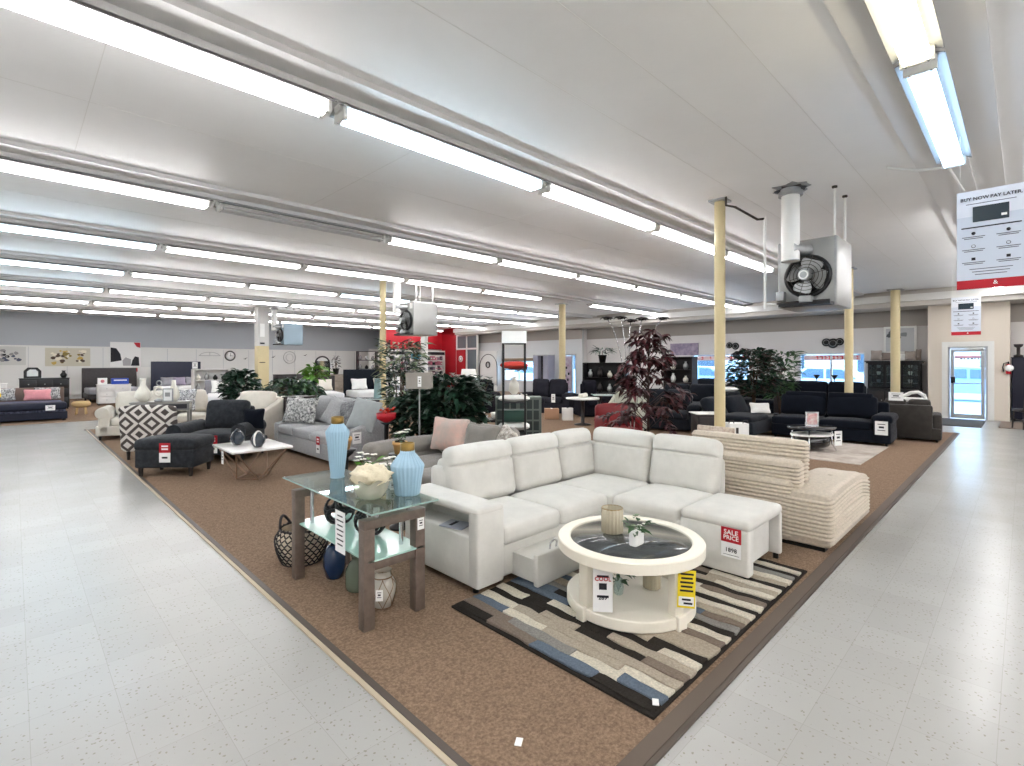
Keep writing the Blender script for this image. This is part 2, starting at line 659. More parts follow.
for k, w in enumerate((.05, .03, .04, .05, .03, .03)):
    b.bb(VX + .008, VX + .012, 1.30 - k * .075 - w, 1.30 - k * .075, 1.70, 1.735, M_ink)
b.bb(VX + .008, VX + .012, .87, 1.42, 1.735, 1.81, mat('film_pink', (226, 150, 150), rough=.6, alpha=.75))
b.build('window_lettering', fr)


def window(n, x, w, nm, mull=1, strip=True):
    y0, y1, z0, z1 = w
    b = B()
    t = .05
    b.bb(x + .03, x + .11, y0, y0 + t, z0, z1, M_sill); b.bb(x + .03, x + .11, y1 - t, y1, z0, z1, M_sill)
    b.bb(x + .03, x + .11, y0, y1, z1 - t, z1, M_sill); b.bb(x + .03, x + .11, y0, y1, z0, z0 + t, M_sill)
    for k in range(mull):
        y = y0 + (y1 - y0) * (k + 1) / (mull + 1)
        b.bb(x + .03, x + .11, y - .03, y + .03, z0, z1, M_sill)
    b.bb(x - .05, x + .03, y0 - .04, y1 + .04, z0 - .03, z0, M_sill)
    f = struct(b, 'window_%d' % n)
    b = B(); b.bb(x + .065, x + .072, y0 + t, y1 - t, z0 + t, z1 - t, M_pane); b.build('pane', f)
    if strip:
        b = B()
        mr = mat('window_banner_red', (226, 70, 78), rough=.6)
        mp_ = mat('window_banner_pale', (240, 214, 214), rough=.7)
        b.bb(x + .050, x + .056, y0 + t + .1, y1 - t - .1, z1 - .25, z1 - .08, mp_)
        y = y0 + t + .16
        rr = random.Random(n)
        while y < y1 - t - .3:
            wl = rr.choice((.06, .09, .07))
            b.bb(x + .044, x + .052, y, y + wl * .4, z1 - .225, z1 - .105, mr)
            b.bb(x + .044, x + .052, y, y + wl, z1 - .135, z1 - .105, mr)
            if rr.random() > .4:
                b.bb(x + .044, x + .052, y, y + wl, z1 - .225, z1 - .2, mr)
            y += wl + .05 + (.22 if rr.random() > .8 else 0)
        b.build('window_banner', f)
    return f


window(1, XW, winB, 'b'); window(2, XW, winA, 'a'); window(3, 19.8, winC, 'c', 2, False)
# far left-hand front door with posters
b = B()
y0, y1, _, zt = doorD
for a, c_ in ((y0, y0 + .07), (y1 - .07, y1)):
    b.bb(19.8, 19.9, a, c_, 0, zt, M_alu)
b.bb(19.8, 19.9, y0, y1, zt - .08, zt, M_alu); b.bb(19.8, 19.9, y0, y1, 0, .12, M_alu); b.bb(19.8, 19.9, y0 + .25, y0 + .31, 0, zt, M_alu)
f = struct(b, 'door_2')
b = B(); b.bb(19.84, 19.85, y0 + .07, y1 - .07, .12, zt - .08, M_pane); b.build('pane', f)
b = B(); b.bb(19.815, 19.83, y0 + .33, y1 - .09, .15, 1.95, mat('poster_lilac', (206, 196, 204), rough=.7, var=.2, vscale=5, rgb2=(170, 140, 160)))
for (yy, zz) in ((.45, 1.0), (.6, 1.3), (.5, .7), (.65, .9)):
    b.bb(19.805, 19.815, y0 + yy, y0 + yy + .1, zz, zz + .12, M_ink)
b.build('poster', f)
# brown blind header over window 3
b = B(); b.bb(19.7, 19.8, 17.2, 20.8, 1.72, 1.86, mat('blind_brown', (150, 128, 104), rough=.7)); b.bb(19.68, 19.8, 17.15, 20.85, 1.86, 1.90, M_trim)
struct(b, 'trim_5')
# door mats
b = B(); b.bb(17.0, 19.1, 0.75, 1.75, 0, 0.015, M_mat); struct(b, 'floor_mat')
b = B(); b.bb(17.3, 19.2, -.6, .45, 0, 0.012, mat('entry_rug_brown', (128, 112, 98), rough=.95)); struct(b, 'floor_mat')

b = B()
b.bb(XW - .015, XW, 2.02, 15.2, 0, .1, M_trim); struct(b, 'baseboard_front')

# ------------------------------------------------ ceiling beams and light fixtures
ROWS = [.49, 3.84, 7.19, 10.45, 13.95, 17.6, 21.4, 25.2, -2.0, -4.2, -6.4]  # last three rows are unseen, added to brighten the right-hand floor
for y in ROWS:
    b = B()
    b.bb(XB, 18.9, y - .33, y + .33, ZC - .05, ZC, M_beam)
    b.bb(XB, 18.9, y - .09, y + .09, ZC - .10, ZC - .05, M_beam)
    struct(b, 'trim_6')
# thin drywall seams on the ceiling
b = B()
ms = mat('seam_grey', (224, 223, 220), rough=.8)  # seam strips a little darker than the ceiling paint
for y in (1.32, 1.95, 2.55, 5.4, 8.9, 12.1):
    b.bb(XB, 14, y, y + .006, ZC - .0015, ZC, ms)
for i in range(9):
    b.bb(-2 + i * 2.44, -1.994 + i * 2.44, 4.3, 6.8, ZC - .0015, ZC, ms)
struct(b, 'trim_7')


def tube_mat(name, rgb, s):
    m = bpy.data.materials.new(name)
    m.use_nodes = True
    nt = m.node_tree
    b_ = nt.nodes['Principled BSDF']
    c = lin([x / 255 for x in rgb])
    b_.inputs['Base Color'].default_value = (.9, .9, .9, 1)
    b_.inputs['Emission Color'].default_value = (*c, 1)
    b_.inputs['Emission Strength'].default_value = s
    return m


M_t_neutral = tube_mat('tube_neutral', (253, 251, 253), TUBE)
M_t_warm = tube_mat('tube_warm', (255, 244, 214), TUBE * .42)
M_t_cool = tube_mat('tube_cool', (214, 238, 255), TUBE)
M_t_blue = tube_mat('tube_blue', (178, 216, 255), TUBE * .30)
M_t_off = mat('tube_off', (210, 212, 212), rough=.3)
M_hood = mat('reflector_grey', (140, 141, 140), rough=.4)
FZ = ZC - .10            # underside of the beam rib


def fixture(tm, label, group, shallow=False):
    """8 ft strip light, local x along the tubes, origin at its top centre"""
    t = thing('ceiling_light', label, 'ceiling light', (0, 0, 0), 0, group)
    L = 2.38
    b = B()
    b.bb(-L / 2, L / 2, -.045, .045, -.055, 0, M_white)
    b.prism([(-.135, -.042), (-.045, -.004), (-.045, -.012), (-.132, -.048)], L, M_hood, M=T(-L / 2, 0, 0) @ RZ(PI / 2) @ RX(PI / 2))
    b.prism([(.135, -.042), (.132, -.048), (.045, -.012), (.045, -.004)], L, M_hood, M=T(-L / 2, 0, 0) @ RZ(PI / 2) @ RX(PI / 2))
    b.build('housing', t)
    for s in (-1, 1):
        bb_ = B(); bb_.cyl((-L / 2 + .05, s * .058, -.095), (L / 2 - .05, s * .058, -.095), .019, tm, n=8); bb_.build('tube', t)
        e = B()
        e.bb(s * (L / 2 - .035) - .015, s * (L / 2 - .035) + .015, -.09, .09, -.115, -.01, M_white, .003)
        for q in (-1, 1):
            e.cyl((s * (L / 2 - .06), q * .058, -.095), (s * (L / 2 - .03), q * .058, -.095), .022, M_steel, n=8)
        e.build('end_cap', t)
    return t


GRP = 'fluorescent strip lights in rows along the ceiling'
protos = {}
protos['n'] = fixture(M_t_neutral, 'lit white fluorescent strip light in one of the long rows on the ceiling', GRP)
protos['c'] = fixture(M_t_cool, 'lit cool white fluorescent strip light in one of the long rows on the ceiling', GRP)
used = set()
ordn = ['ceiling row over the right aisle, far end added', 'nearest long row on the left', 'second row leftwards, with the unlit gap', 'third row leftwards', 'fourth row leftwards',
        'fifth row leftwards', 'sixth row leftwards', 'last row beside the far left wall', 'added unseen row over the camera side', 'second added unseen row on the camera side', 'added unseen row by the right wall']
nth = ['unseen hindmost', 'unseen first', 'second', 'third', 'fourth', 'fifth', 'sixth', 'seventh', 'eighth', 'ninth']
for r, y in enumerate(ROWS):
    for k in range(-2, 8):  # two hindmost lights per row lie out of view, added for light balance
        x = .58 + 2.44 * (k - 0)          # centres: joints at -0.64, 1.80, 4.24 ...
        kind = 'n'
        if r == 0:
            if k == 1:
                p = fixture(M_t_warm, 'warm white twin tube light at the top right corner, nearest in its row', None)
                del_g = True
                p.location = (x + 2.44 - 2.44, y, FZ)
                continue
            if k == 2:
                p = fixture(M_t_blue, 'bluish twin tube light directly above the hanging white poster, next to a warm light', None)
                p.location = (x, y, FZ)
                continue
            if k == 3:
                continue  # past the next light, the row's far end is added for brightness
        if r == 2 and k == 1:
            p = fixture(M_t_off, 'unlit strip light, a gap between the lit lights of its row', None)
            p.location = (x, y, FZ)
            continue
        if r == 3 and k == 5:
            continue
        if r == 1 and k > 4:
            continue
        if r == 4 and k > 6:
            continue
        if (r == 1 and k == 1) or (r == 3 and k == -0) or (r == 4 and k in (0, 3)) or (r == 5 and k == 0):
            kind = 'c'
        place = ('white' if kind == 'n' else 'cool white') + ' strip light, ' + nth[k + 2] + ' along the ' + ordn[r]
        if kind not in used:
            used.add(kind)
            o = protos[kind]
            o.location = (x, y, FZ)
            o['label'] = place
        else:
            o = copy_tree(protos[kind], (x, y, FZ), label=place)

# conduit crossing to the right-hand row and clips
b = B()
b.tube([(6.75, 1.05, ZC - .03), (6.85, .8, ZC - .1), (6.9, .55, ZC - .13), (7.9, .5, ZC - .14)], .014, M_white)
solo(b, 'conduit', 'thin white conduit running diagonally off the end of the bluish ceiling light', 'conduit')

# ------------------------------------------------ posts


def post(x, y, r, label, square=None, pm=None):
    t = thing('support_post', label, 'post', (x, y, 0))
    b = B()
    if square:
        b.bb(-square / 2, square / 2, -square / 2, square / 2, 0, 2.25, M_cream, .01)
        b.bb(-square / 2, square / 2, -square / 2, square / 2, 2.25, ZC, mat('post_upper_grey', (206, 205, 202), rough=.6))
    else:
        b.cyl((0, 0, 0), (0, 0, ZC - .02), r, pm or M_cream, n=20)
    b.build('shaft', t)
    b = B()
    s = square * .6 if square else r * 1.6
    b.bb(-s, s, -s, s, ZC - .025, ZC, M_steel)
    b.build('cap_plate', t)
    b = B(); b.bb(-s, s, -s, s, 0.008, .02, M_steel)
    b.build('base_plate', t)
    return t


post(6.65, 2.83, .068, 'round cream yellow steel post rising behind the back of the pale sectional sofa')
post(13.5, 2.8, .085, 'cream yellow post standing behind the navy sofa, beside the right-hand window')
post(18.4, 2.66, .115, 'cream yellow post in front of the black glass-door hutch near the door', square=None)
post(6.8, 11.65, .08, 'slim cream post in front of the red shop wall, rising behind the light grey sofa')
post(14.2, 11.8, .12, 'pale post behind the dark grey recliners, left of the poster-covered door')
post(14.3, 20.6, .17, 'white post standing in front of the red shop wall, below the second hanging heater', pm=M_trim)
t = post(6.8, 20.6, .2, 'wide square column, cream below and grey above, in the middle of the left half', square=.40)
for (zz, ww, hh, mm_) in ((2.35, .16, .06, M_ink), (1.62, .2, .03, M_ink), (2.85, .16, .5, M_paper)):
    b = B(); b.box((-.05, -.212, zz), (ww, .02, hh), mm_); b.build('column_sign', t)


# ------------------------------------------------ hanging gas heaters


def heater(loc, label, casing, flue=True, hang=None, rz=0.0):
    """unit heater, fan on the local -x side; loc = ceiling point above the casing centre"""
    t = thing('unit_heater', label, 'heater', loc, rz)
    zt, zb = -.62, -1.45
    D, W = .72, .66
    b = B()
    b.bb(-D / 2, D / 2, -W / 2, W / 2, zb, zt, casing, .012)
    for s in (-1, 1):
        b.bb(-D / 2 - .004, -D / 2 + .02, s * (W / 2 - .02) - .01, s * (W / 2 - .02) + .01, zb, zt, M_steel)
    b.bb(-.0 + D / 2 - .01, D / 2 + .02, -W / 2 + .04, W / 2 - .04, zb + .05, zt - .1, M_black)
    b.build('casing', t)
    # fan
    fy, fz = -.02, zb + .37
    Mf = T(-D / 2 - .01, fy, fz) @ RY(PI / 2) @ Matrix.Scale(.86, 4)
    b = B(Mf)
    b.lathe([(.285, .02), (.31, -.02), (.27, -.06), (.26, .0)], (0, 0, 0), M_black, n=28)
    b.lathe([(.001, .012), (.26, .012)], (0, 0, 0), M_black, n=28)
    b.build('fan_shroud', t)
    b = B(Mf)
    for rr in (.26, .21, .16, .115):
        b.torus((0, 0, -.10 + (0.26 - rr) * -.1), rr, .0045, M_dkpipe, n=28, k=5)
    for k in range(6):
        a = k * PI / 3 + .3
        b.cyl((.06 * math.cos(a), .06 * math.sin(a), -.12), (.29 * math.cos(a), .29 * math.sin(a), -.08), .004, M_dkpipe, n=5)
    b.build('fan_guard', t)
    f = B(Mf)
    f.cyl((0, 0, -.06), (0, 0, .02), .05, M_dkpipe, n=16)
    f.build('fan_hub', t)
    for k in range(4):
        a = k * PI / 2 + .35
        b = B(Mf @ RZ(a))
        pts, fs_ = [], []
        for i in range(6):
            u = i / 5
            r_ = .05 + .19 * u
            w = (.05 + .085 * math.sin(u * 2.2))
            for j in range(5):
                v = (j / 4 - .5) * 2
                pts.append((r_, w * v, -.035 + v * .035))
        for i in range(5):
            for j in range(4):
                q = i * 5 + j
                fs_.append((q, q + 1, q + 6, q + 5))
        b.add(pts, fs_, M_steel, True)
        b.add([(p[0], p[1], p[2] - .004) for p in pts], [tuple(reversed(q)) for q in fs_], M_steel, True)
        b.build('fan_blade', t)
    b = B(Mf)
    b.cyl((0, 0, -.22), (0, 0, -.07), .075, M_steel, n=18)
    b.torus((0, 0, -.215), .055, .012, M_white, n=16)
    b.build('motor', t)
    # burner tray and gas valve
    b = B()
    b.bb(-D / 2 - .2, -D / 2, -.30, .26, zb - .0, zb + .035, M_black)
    b.bb(-D / 2 - .17, -D / 2 - .03, -.10, .04, zb + .035, zb + .12, M_steel, .01)
    b.cyl((-D / 2 - .1, -.28, zb + .05), (-D / 2 - .1, .32, zb + .05), .014, M_dkpipe)
    b.bb(-D / 2 - .12, -D / 2 - .02, .22, .32, zb + .08, zb + .2, M_steel, .01)
    b.build('burner_tray', t)
    b = B(); b.bb(-D / 2 - .006, -D / 2, -.27, -.15, zt - .17, zt - .03, M_paper)
    b.build('rating_plate', t)
    # flue: horizontal collar to vertical pipe
    b = B()
    b.cyl((-D / 2 + .02, .0, zt - .13), (-D / 2 - .25, .12, zt - .13), .085, M_steel, n=20)
    b.cyl((-D / 2 - .2, .12, zt - .28), (-D / 2 - .2, .12, -.10), .10, M_white, n=24)
    b.cyl((-D / 2 - .2, .12, -.10), (-D / 2 - .2, .12, -.05), .135, M_steel, n=24)
    b.cyl((-D / 2 - .2, .12, -.05), (-D / 2 - .2, .12, .0), .11, M_steel, n=24)
    b.torus((-D / 2 - .2, .12, zt - .28), .10, .006, M_steel)
    b.build('flue_pipe', t)
    for (x, y) in ((D / 2 - .12, W / 2 - .05), (D / 2 - .12, -W / 2 + .05), (-D / 2 + .1, -W / 2 + .05)):
        b = B()
        b.cyl((x, y, zt), (x, y, 0), .014, M_white, n=8)
        b.lathe([(.03, 0), (.03, -.02), (.015, -.03)], (x, y, 0), M_dkpipe, n=10)
        b.build('hanger_rod', t)
    return t


M_cas = mat('heater_casing', (172, 173, 170), rough=.35, metal=.35, var=.08, vscale=3)
h1 = heater((7.36, 1.9, ZC), 'nearest hanging grey gas heater with a round black fan and white flue pipe', M_cas)
b = B()
b.tube([(6.53, 2.70, ZC - .01), (6.53, 2.70, ZC - .12), (6.62, 2.62, ZC - .14), (6.72, 2.38, ZC - .33), (6.75, 2.30, ZC - .33)], .015, M_dkpipe)
b.cyl((6.75, 2.30, ZC - .31), (6.75, 2.30, 2.28), .016, M_white)
b.tube([(6.75, 2.30, 2.34), (6.85, 2.2, 2.34)], .016, M_white)
solo(b, 'gas_pipe', 'thin gas pipe from the cream post down to the nearest hanging heater', 'pipe')
b = B()
b.tube([(7.1, 1.565, 3.08), (7.15, 1.55, 2.85), (7.25, 1.545, 2.68), (7.4, 1.55, 2.85), (7.5, 1.56, 3.1)], .008, M_white)
b.build('power_cable', h1).matrix_parent_inverse = h1.matrix_world.inverted()
h1.children[-1].location = (-7.36, -1.9, -ZC)
h1.children[-1].matrix_parent_inverse = I4
heater((7.42, 10.95, ZC), 'middle hanging gas heater with a grey side panel, next to the slim cream post', M_cas)
heater((7.72, 20.2, ZC), 'farthest hanging heater with a blue-grey panel, right of the wide column', mat('heater_blue', (146, 166, 178), rough=.4))
# patched ceiling opening round the flue of the nearest heater
b = B()
rr = random.Random(3)
n_ = 18
pts = []
for k in range(n_):
    a = 2 * PI * k / n_
    q = rr.uniform(.15, .26)
    pts.append((q * math.cos(a), q * math.sin(a)))
b.prism(pts, .008, M_steel, M=T(6.80, 2.02, ZC - .009))
pts = [(x * .8 + .03, y * .8) for x, y in pts]
b.prism(pts, .006, M_dkpipe, M=T(6.80, 2.02, ZC - .014) @ RZ(.5))
solo(b, 'flashing', 'ragged metal flashing on the ceiling around the flue of the nearest heater', 'flashing')


# ------------------------------------------------ hanging posters
def poster(loc, label, w=.50, h=.86):
    """hangs in a plane X=const facing -x, top edge at loc"""
    t = thing('hanging_poster', label, 'poster', loc, -PI / 2)
    M = RX(PI / 2)
    pg = mat('poster_blue_white', (206, 214, 226), rough=.5)
    b = B()
    b.box((0, 0, -h / 2), (w, .006, h), pg)
    b.box((0, -.004, -h * .13), (w, .002, h * .26), mat('poster_top_white', (226, 230, 238), rough=.5))
    b.build('sheet', t)
    b = B(); b.box((0, -.0045, -h + h * .045), (w, .003, h * .09), M_red)
    b.text('&', .05, M_paper, T(.03, -.007, -h + .045) @ M)
    b.build('footer_band', t)
    b = B(); f = -.007
    b.text('BUY NOW', .088 * w, M_ink, T(-w * .235, -.0095, -h * .085) @ M, bold=.0007)
    b.text('PAY LATER.', .088 * w, M_ink, T(w * .22, -.0095, -h * .085) @ M, bold=.0007)
    mi_ = mat('ink_grey', (90, 94, 104), rough=.7)
    b.box((0, f + .002, -h * .135), (w * .72, .0015, .006), mi_)
    b.box((0, f + .002, -h * .375), (w * .86, .0015, .010), M_ink)
    rows = range(3)
    for k in rows:
        for s in (-1, 1):
            zz = -h * (.435 + .13 * k)
            if k == 0:
                b.lathe([(.001, 0), (.014, 0), (.014, .002), (.001, .002)], (0, 0, 0), M_ink, n=12, M=T(s * w * .25, f + .002, zz) @ RX(PI / 2))
            elif k == 1:
                b.torus((0, 0, 0), .013, .002, M_ink, M=T(s * w * .25, f + .002, zz) @ RX(PI / 2), n=14, k=4)
            else:
                b.box((s * w * .25, f + .002, zz), (.026, .002, .024), M_ink)
            b.box((s * w * .25, f + .002, zz - .030), (w * .34, .0015, .006), mi_)
            b.box((s * w * .25, f + .002, zz - .044), (w * .28, .0015, .006), mi_)
    for k in range(3):
        b.box((0, f + .002, -h * (.80 + .028 * k)), (w * (.62 - .08 * k), .0015, .006), mi_)
    b.build('lettering', t)
    b = B(T(0, -.008, -h * .245) @ RY(math.radians(-0)))
    b.box((0, 0, 0), (w * .52, .004, h * .155), mat('card_dark_teal', (28, 48, 60), rough=.3))
    b.box((w * .19, -.003, -.03), (.035, .002, .02), M_paper)
    b.build('card_picture', t)
    for s in (-1, 1):
        b = B(); b.cyl((s * w * .45, 0, 0), (s * w * .45, 0, ZC - loc[2]), .0015, M_white, n=5); b.build('hanging_wire', t)
    return t


poster((6.0, .205, 3.11), 'large hanging financing poster with a dark card and red footer, at the right edge', w=.44)
poster((15.3, .93, 3.09), 'small distant hanging financing poster with red footer, above the glass exit door', w=.50, h=.86)

# ------------------------------------------------ outside, seen through the glass
M_snow = mat('snow', (190, 208, 226), rough=.9)
b = B(); b.bb(XW + .15, 70, -40, 60, -.3, -.12, M_snow); struct(b, 'ground')
M_sid = mat('siding_white', (216, 220, 222), rough=.7)
b = B()
for k in range(16):
    b.bb(40, 40.2, -12, 42, k * .25 - .1, k * .25 + .13, M_sid)
    b.bb(40.03, 40.2, -12, 42, k * .25 + .13, k * .25 + .15, mat('siding_gap', (120, 124, 128), rough=.7))
for y in (-4, 0, 6, 11, 17, 23, 30):
    b.bb(39.95, 40, y, y + 1.8, 1.0, 2.4, mat('pane_dark', (70, 88, 104), rough=.2))
b.bb(39.8, 40.2, -12, 42, 3.85, 4.1, mat('eave_blue', (110, 150, 190), rough=.6))
solo(b, 'building', 'long white sided building across the street, seen through the windows', 'building')


def car(loc, rz, label, paint):
    t = thing('parked_car', label, 'car', loc, rz)
    b = B()
    pr = [(-2.2, .35), (-2.2, .75), (-1.9, .95), (-1.2, 1.0), (-.55, 1.5), (.9, 1.55), (1.6, 1.05), (2.15, .98), (2.25, .4)]
    b.prism(pr, 1.7, paint, M=T(0, .85, 0) @ RX(PI / 2))
    b.build('body', t)
    b = B()
    b.prism([(-1.05, 1.02), (-.5, 1.43), (.1, 1.45), (.1, 1.02)], 1.74, M_carg, M=T(0, .87, 0) @ RX(PI / 2))
    b.prism([(.2, 1.02), (.2, 1.45), (.85, 1.46), (1.35, 1.04)], 1.74, M_carg, M=T(0, .87, 0) @ RX(PI / 2))
    b.build('side_window', t)
    for x in (-1.4, 1.4):
        for y in (-.8, .8):
            b = B(); b.cyl((x, y - .1, .33), (x, y + .1, .33), .33, M_black, n=18); b.cyl((x, y - .11, .33), (x, y + .11, .33), .18, M_steel, n=12)
            b.build('wheel', t)
    return t


M_carg = mat('car_glass', (96, 116, 136), rough=.1)
P_lb = mat('car_pale_blue', (176, 206, 226), rough=.3)
P_wh = mat('car_white', (226, 232, 238), rough=.3)
car((28, 12.6, -.12), PI / 2, 'pale blue car parked outside the window left of the nearest post', P_lb)
car((27, 6.2, -.12), PI / 2, 'white car parked outside the right-hand window', P_wh)
car((31, 1.6, -.12), PI / 2, 'pale blue car parked across the lot outside the glass door', mat('car_blue', (150, 196, 230), rough=.3))
car((27, 25.0, -.12), PI / 2, 'white car parked outside the farthest window on the left', P_wh)

# ================================================================== FURNITURE: SHARED PIECES
def fabric(name, rgb, var=.12, vscale=9, bump=.35, bscale=240, sheen=.25, rgb2=None):
    return mat(name, rgb, rough=.9, var=var, vscale=vscale, bump=bump, bscale=bscale, spec=.15, sheen=sheen, rgb2=rgb2)


F_pale = fabric('fabric_pale_grey', (216, 214, 207), var=.10, vscale=5)
F_pale2 = fabric('fabric_pale_shadow', (150, 150, 145))
F_grey = fabric('fabric_light_grey', (176, 177, 178), var=.25, vscale=45)
F_taupe = fabric('fabric_taupe_grey', (142, 137, 130), var=.12)
F_char = fabric('fabric_charcoal', (54, 57, 61), var=.4, vscale=14, sheen=.15)
F_navy = fabric('fabric_navy', (15, 20, 30), var=.2, sheen=.1)
F_navy2 = fabric('fabric_dark_slate', (31, 35, 42), var=.2, sheen=.1)
F_olive = fabric('fabric_dark_taupe', (62, 59, 56), var=.25, vscale=6)
F_cream = fabric('fabric_cream', (214, 208, 196), var=.08)
F_white = fabric('fabric_white', (232, 232, 228), var=.05)
F_rec = fabric('leather_dark_grey', (46, 46, 54), var=.2, bump=.1, sheen=0)
F_blk = fabric('leather_black', (28, 28, 36), var=.2, bump=.1, sheen=0)
F_pink = fabric('fabric_blush', (214, 178, 164), var=.2, vscale=4, rgb2=(186, 172, 162))
F_red = mat('leather_red', (122, 12, 20), rough=.4, var=.15, vscale=6)


def tag(parent, M, kind='white', w=.10, h=.16, lines=('SALE', 'PRICE', '1898')):
    """price ticket standing in the local XZ plane of M, facing local -y, centre at M origin"""
    t = .003
    b = B(M)
    if kind == 'sale':
        b.box((0, 0, -h * .25), (w, t, h * .5), M_paper)
        b.box((0, 0, h * .25), (w, t, h * .5), M_red)
        if lines:
            R = RX(PI / 2)
            b.text(lines[0], w * .34, M_paper, T(0, -.003, h * .34) @ R, bold=.0006)
            b.text(lines[1], w * .30, M_paper, T(0, -.003, h * .16) @ R, bold=.0006)
            b.text(lines[2], w * .30, M_ink, T(0, -.003, -h * .26) @ R, bold=.0006)
            b.box((0, -.002, -h * .42), (w * .8, .001, .003), M_ink)
        else:
            for k_ in range(2):
                b.box((0, -.002, h * (.34 - .15 * k_)), (w * .6, .001, h * .08), M_paper)
            b.box((0, -.002, -h * .25), (w * .5, .001, h * .09), M_ink)
    elif kind == 'yellow':
        b.box((0, 0, 0), (w, t, h), M_yellow)
        b.box((0, -.002, -h * .32), (w * .86, t, h * .24), M_paper)
        for k in range(5):
            b.box((0, -.003, h * (.40 - .11 * k)), (w * (.75 - .1 * (k % 2)), .001, h * .05), M_ink)
        for k in range(2):
            b.box((-.0 + w * .1 * k, -.005, -h * (.27 + .1 * k)), (w * .5, .001, h * .05), M_ink)
    else:
        b.box((0, 0, 0), (w, t, h), M_paper)
        for k in range(3):
            b.box((0, -.002, h * (.28 - .22 * k)), (w * (.6 if k != 1 else .4), .0015, h * (.05 if k != 1 else .14)), M_ink)
    return b.build('price_tag', parent)


def sofa(name, label, cat, loc, rz, w, d, m, n=3, arm='box', aw=.2, ah=.6, bh=.88, sh=.44, legs=.06, lm=None, group=None,
         nb=None, cushion=True, skirt=False, tagk=None, armf=(1, 1), backt=.16, piped=None, seatmat=None, backmat=None):
    """front faces local -y; footprint centre at loc"""
    t = thing(name, label, cat, loc, rz, group)
    lm = lm or M_gw
    sm_, bm_ = seatmat or m, backmat or m
    x0 = -w / 2 + (aw if armf[0] else 0)
    x1 = w / 2 - (aw if armf[1] else 0)
    b = B()
    zb = legs
    b.puff((0, .01, (zb + sh - .14) / 2), (w - .02, d - .04, sh - .14 - zb), m, .03, n=1)
    if skirt:
        for k in range(14):
            b.puff((-w / 2 + w * (k + .5) / 14, -d / 2 + .02, .14), (w / 14 * .98, .03, .22), m, .012, n=1, corner=1)
    b.build('frame', t)
    b = B(); b.puff((0, d / 2 - backt / 2, (zb + bh - .06) / 2), (x1 - x0 + .04, backt, bh - .06 - zb), m, .05, n=2, bulge=(0, .01, 0))
    b.build('back_frame', t)
    for k in range(n):
        sw = (x1 - x0) / n
        b = B(); b.puff((x0 + sw * (k + .5), -.06 - backt / 2 + .02, sh - .07), (sw - .008, d - backt - .10, .16), sm_, .05, n=5, bulge=(0, .0, .035), wr=.006)
        b.build('seat_cushion', t)
    nb = nb if nb is not None else n
    for k in range(nb):
        sw = (x1 - x0) / nb
        M = T(x0 + sw * (k + .5), d / 2 - backt - .05, sh + (bh - sh) / 2 + .03) @ RX(math.radians(-12))
        b = B(M); b.puff((0, 0, 0), (sw - .01, .17, bh - sh + .03), bm_, .07, n=5, bulge=(0, .05, .015), wr=.010)
        b.build('back_cushion', t)
    for s, on in ((-1, armf[0]), (1, armf[1])):
        if not on:
            continue
        b = B()
        cx = s * (w / 2 - aw / 2)
        if arm == 'box':
            b.puff((cx, -.02, (zb + ah) / 2), (aw, d - .06, ah - zb), m, .045, n=3, bulge=(.012, 0, .012))
        elif arm == 'roll':
            b.puff((cx - s * .02, -.0, (zb + ah - .08) / 2), (aw - .06, d - .06, ah - .08 - zb), m, .03, n=2)
            b.cyl((cx + s * .01, -d / 2 + .01, ah - .10), (cx + s * .01, d / 2 - .12, ah - .10), .115, m, n=20)
            b.lathe([(.001, 0), (.05, .012), (.1, .004), (.112, -.0)], (0, 0, 0), m, n=20, M=T(cx + s * .01, -d / 2 + .012, ah - .10) @ RX(PI / 2))
        elif arm == 'slope':
            def fn(p, u, s=s, h=ah - zb):
                if p.z > 0:
                    k_ = (u[1] + 1) / 2
                    p.z += (k_ ** 1.6) * .26
                return p
            b.puff((cx, -.0, (zb + ah) / 2), (aw, d - .02, ah - zb), m, .04, n=(2, 7, 3), fn=fn)
        elif arm == 'pillow':
            b.puff((cx, -.02, (zb + ah - .12) / 2), (aw - .03, d - .08, ah - .12 - zb), m, .03, n=2)
            b.puff((cx, -.02, ah - .07), (aw + .04, d - .04, .16), m, .07, n=4, bulge=(.0, 0, .03), wr=.008)
        b.build('arm', t)
    if legs > .02:
        for sx in (-1, 1):
            for sy in (-1, 1):
                b = B(); b.cyl((sx * (w / 2 - .08), sy * (d / 2 - .08), .0), (sx * (w / 2 - .08), sy * (d / 2 - .08), zb + .03), .018, lm, r1=.032, n=10)
                b.build('leg', t)
    return t


def pillow(loc, rz, label, m, w=.45, h=.45, t_=.16, tilt=20, group=None, spin=0, name='throw_pillow', extra=None):
    """standing pillow, faces local -y, loc = middle of its lower edge"""
    def fn(p, u):
        e = max(abs(u[0]), abs(u[2]))
        k = 1 - .80 * e ** 3
        p.y *= k
        c_ = 1 - .09 * (1 - abs(u[0])) * abs(u[2]) ** 3
        p.z *= c_
        p.x *= 1 - .09 * (1 - abs(u[2])) * abs(u[0]) ** 3
        return p
    b = B(T(0, 0, h / 2) @ RX(math.radians(-tilt)) @ RY(math.radians(spin)))
    b.puff((0, 0, 0), (w, t_, h), m, .03, n=(7, 2, 7), fn=fn, wr=.006)
    if extra:
        extra(b, w, h, t_)
    return solo(b, name, label, 'pillow', loc, rz, group)


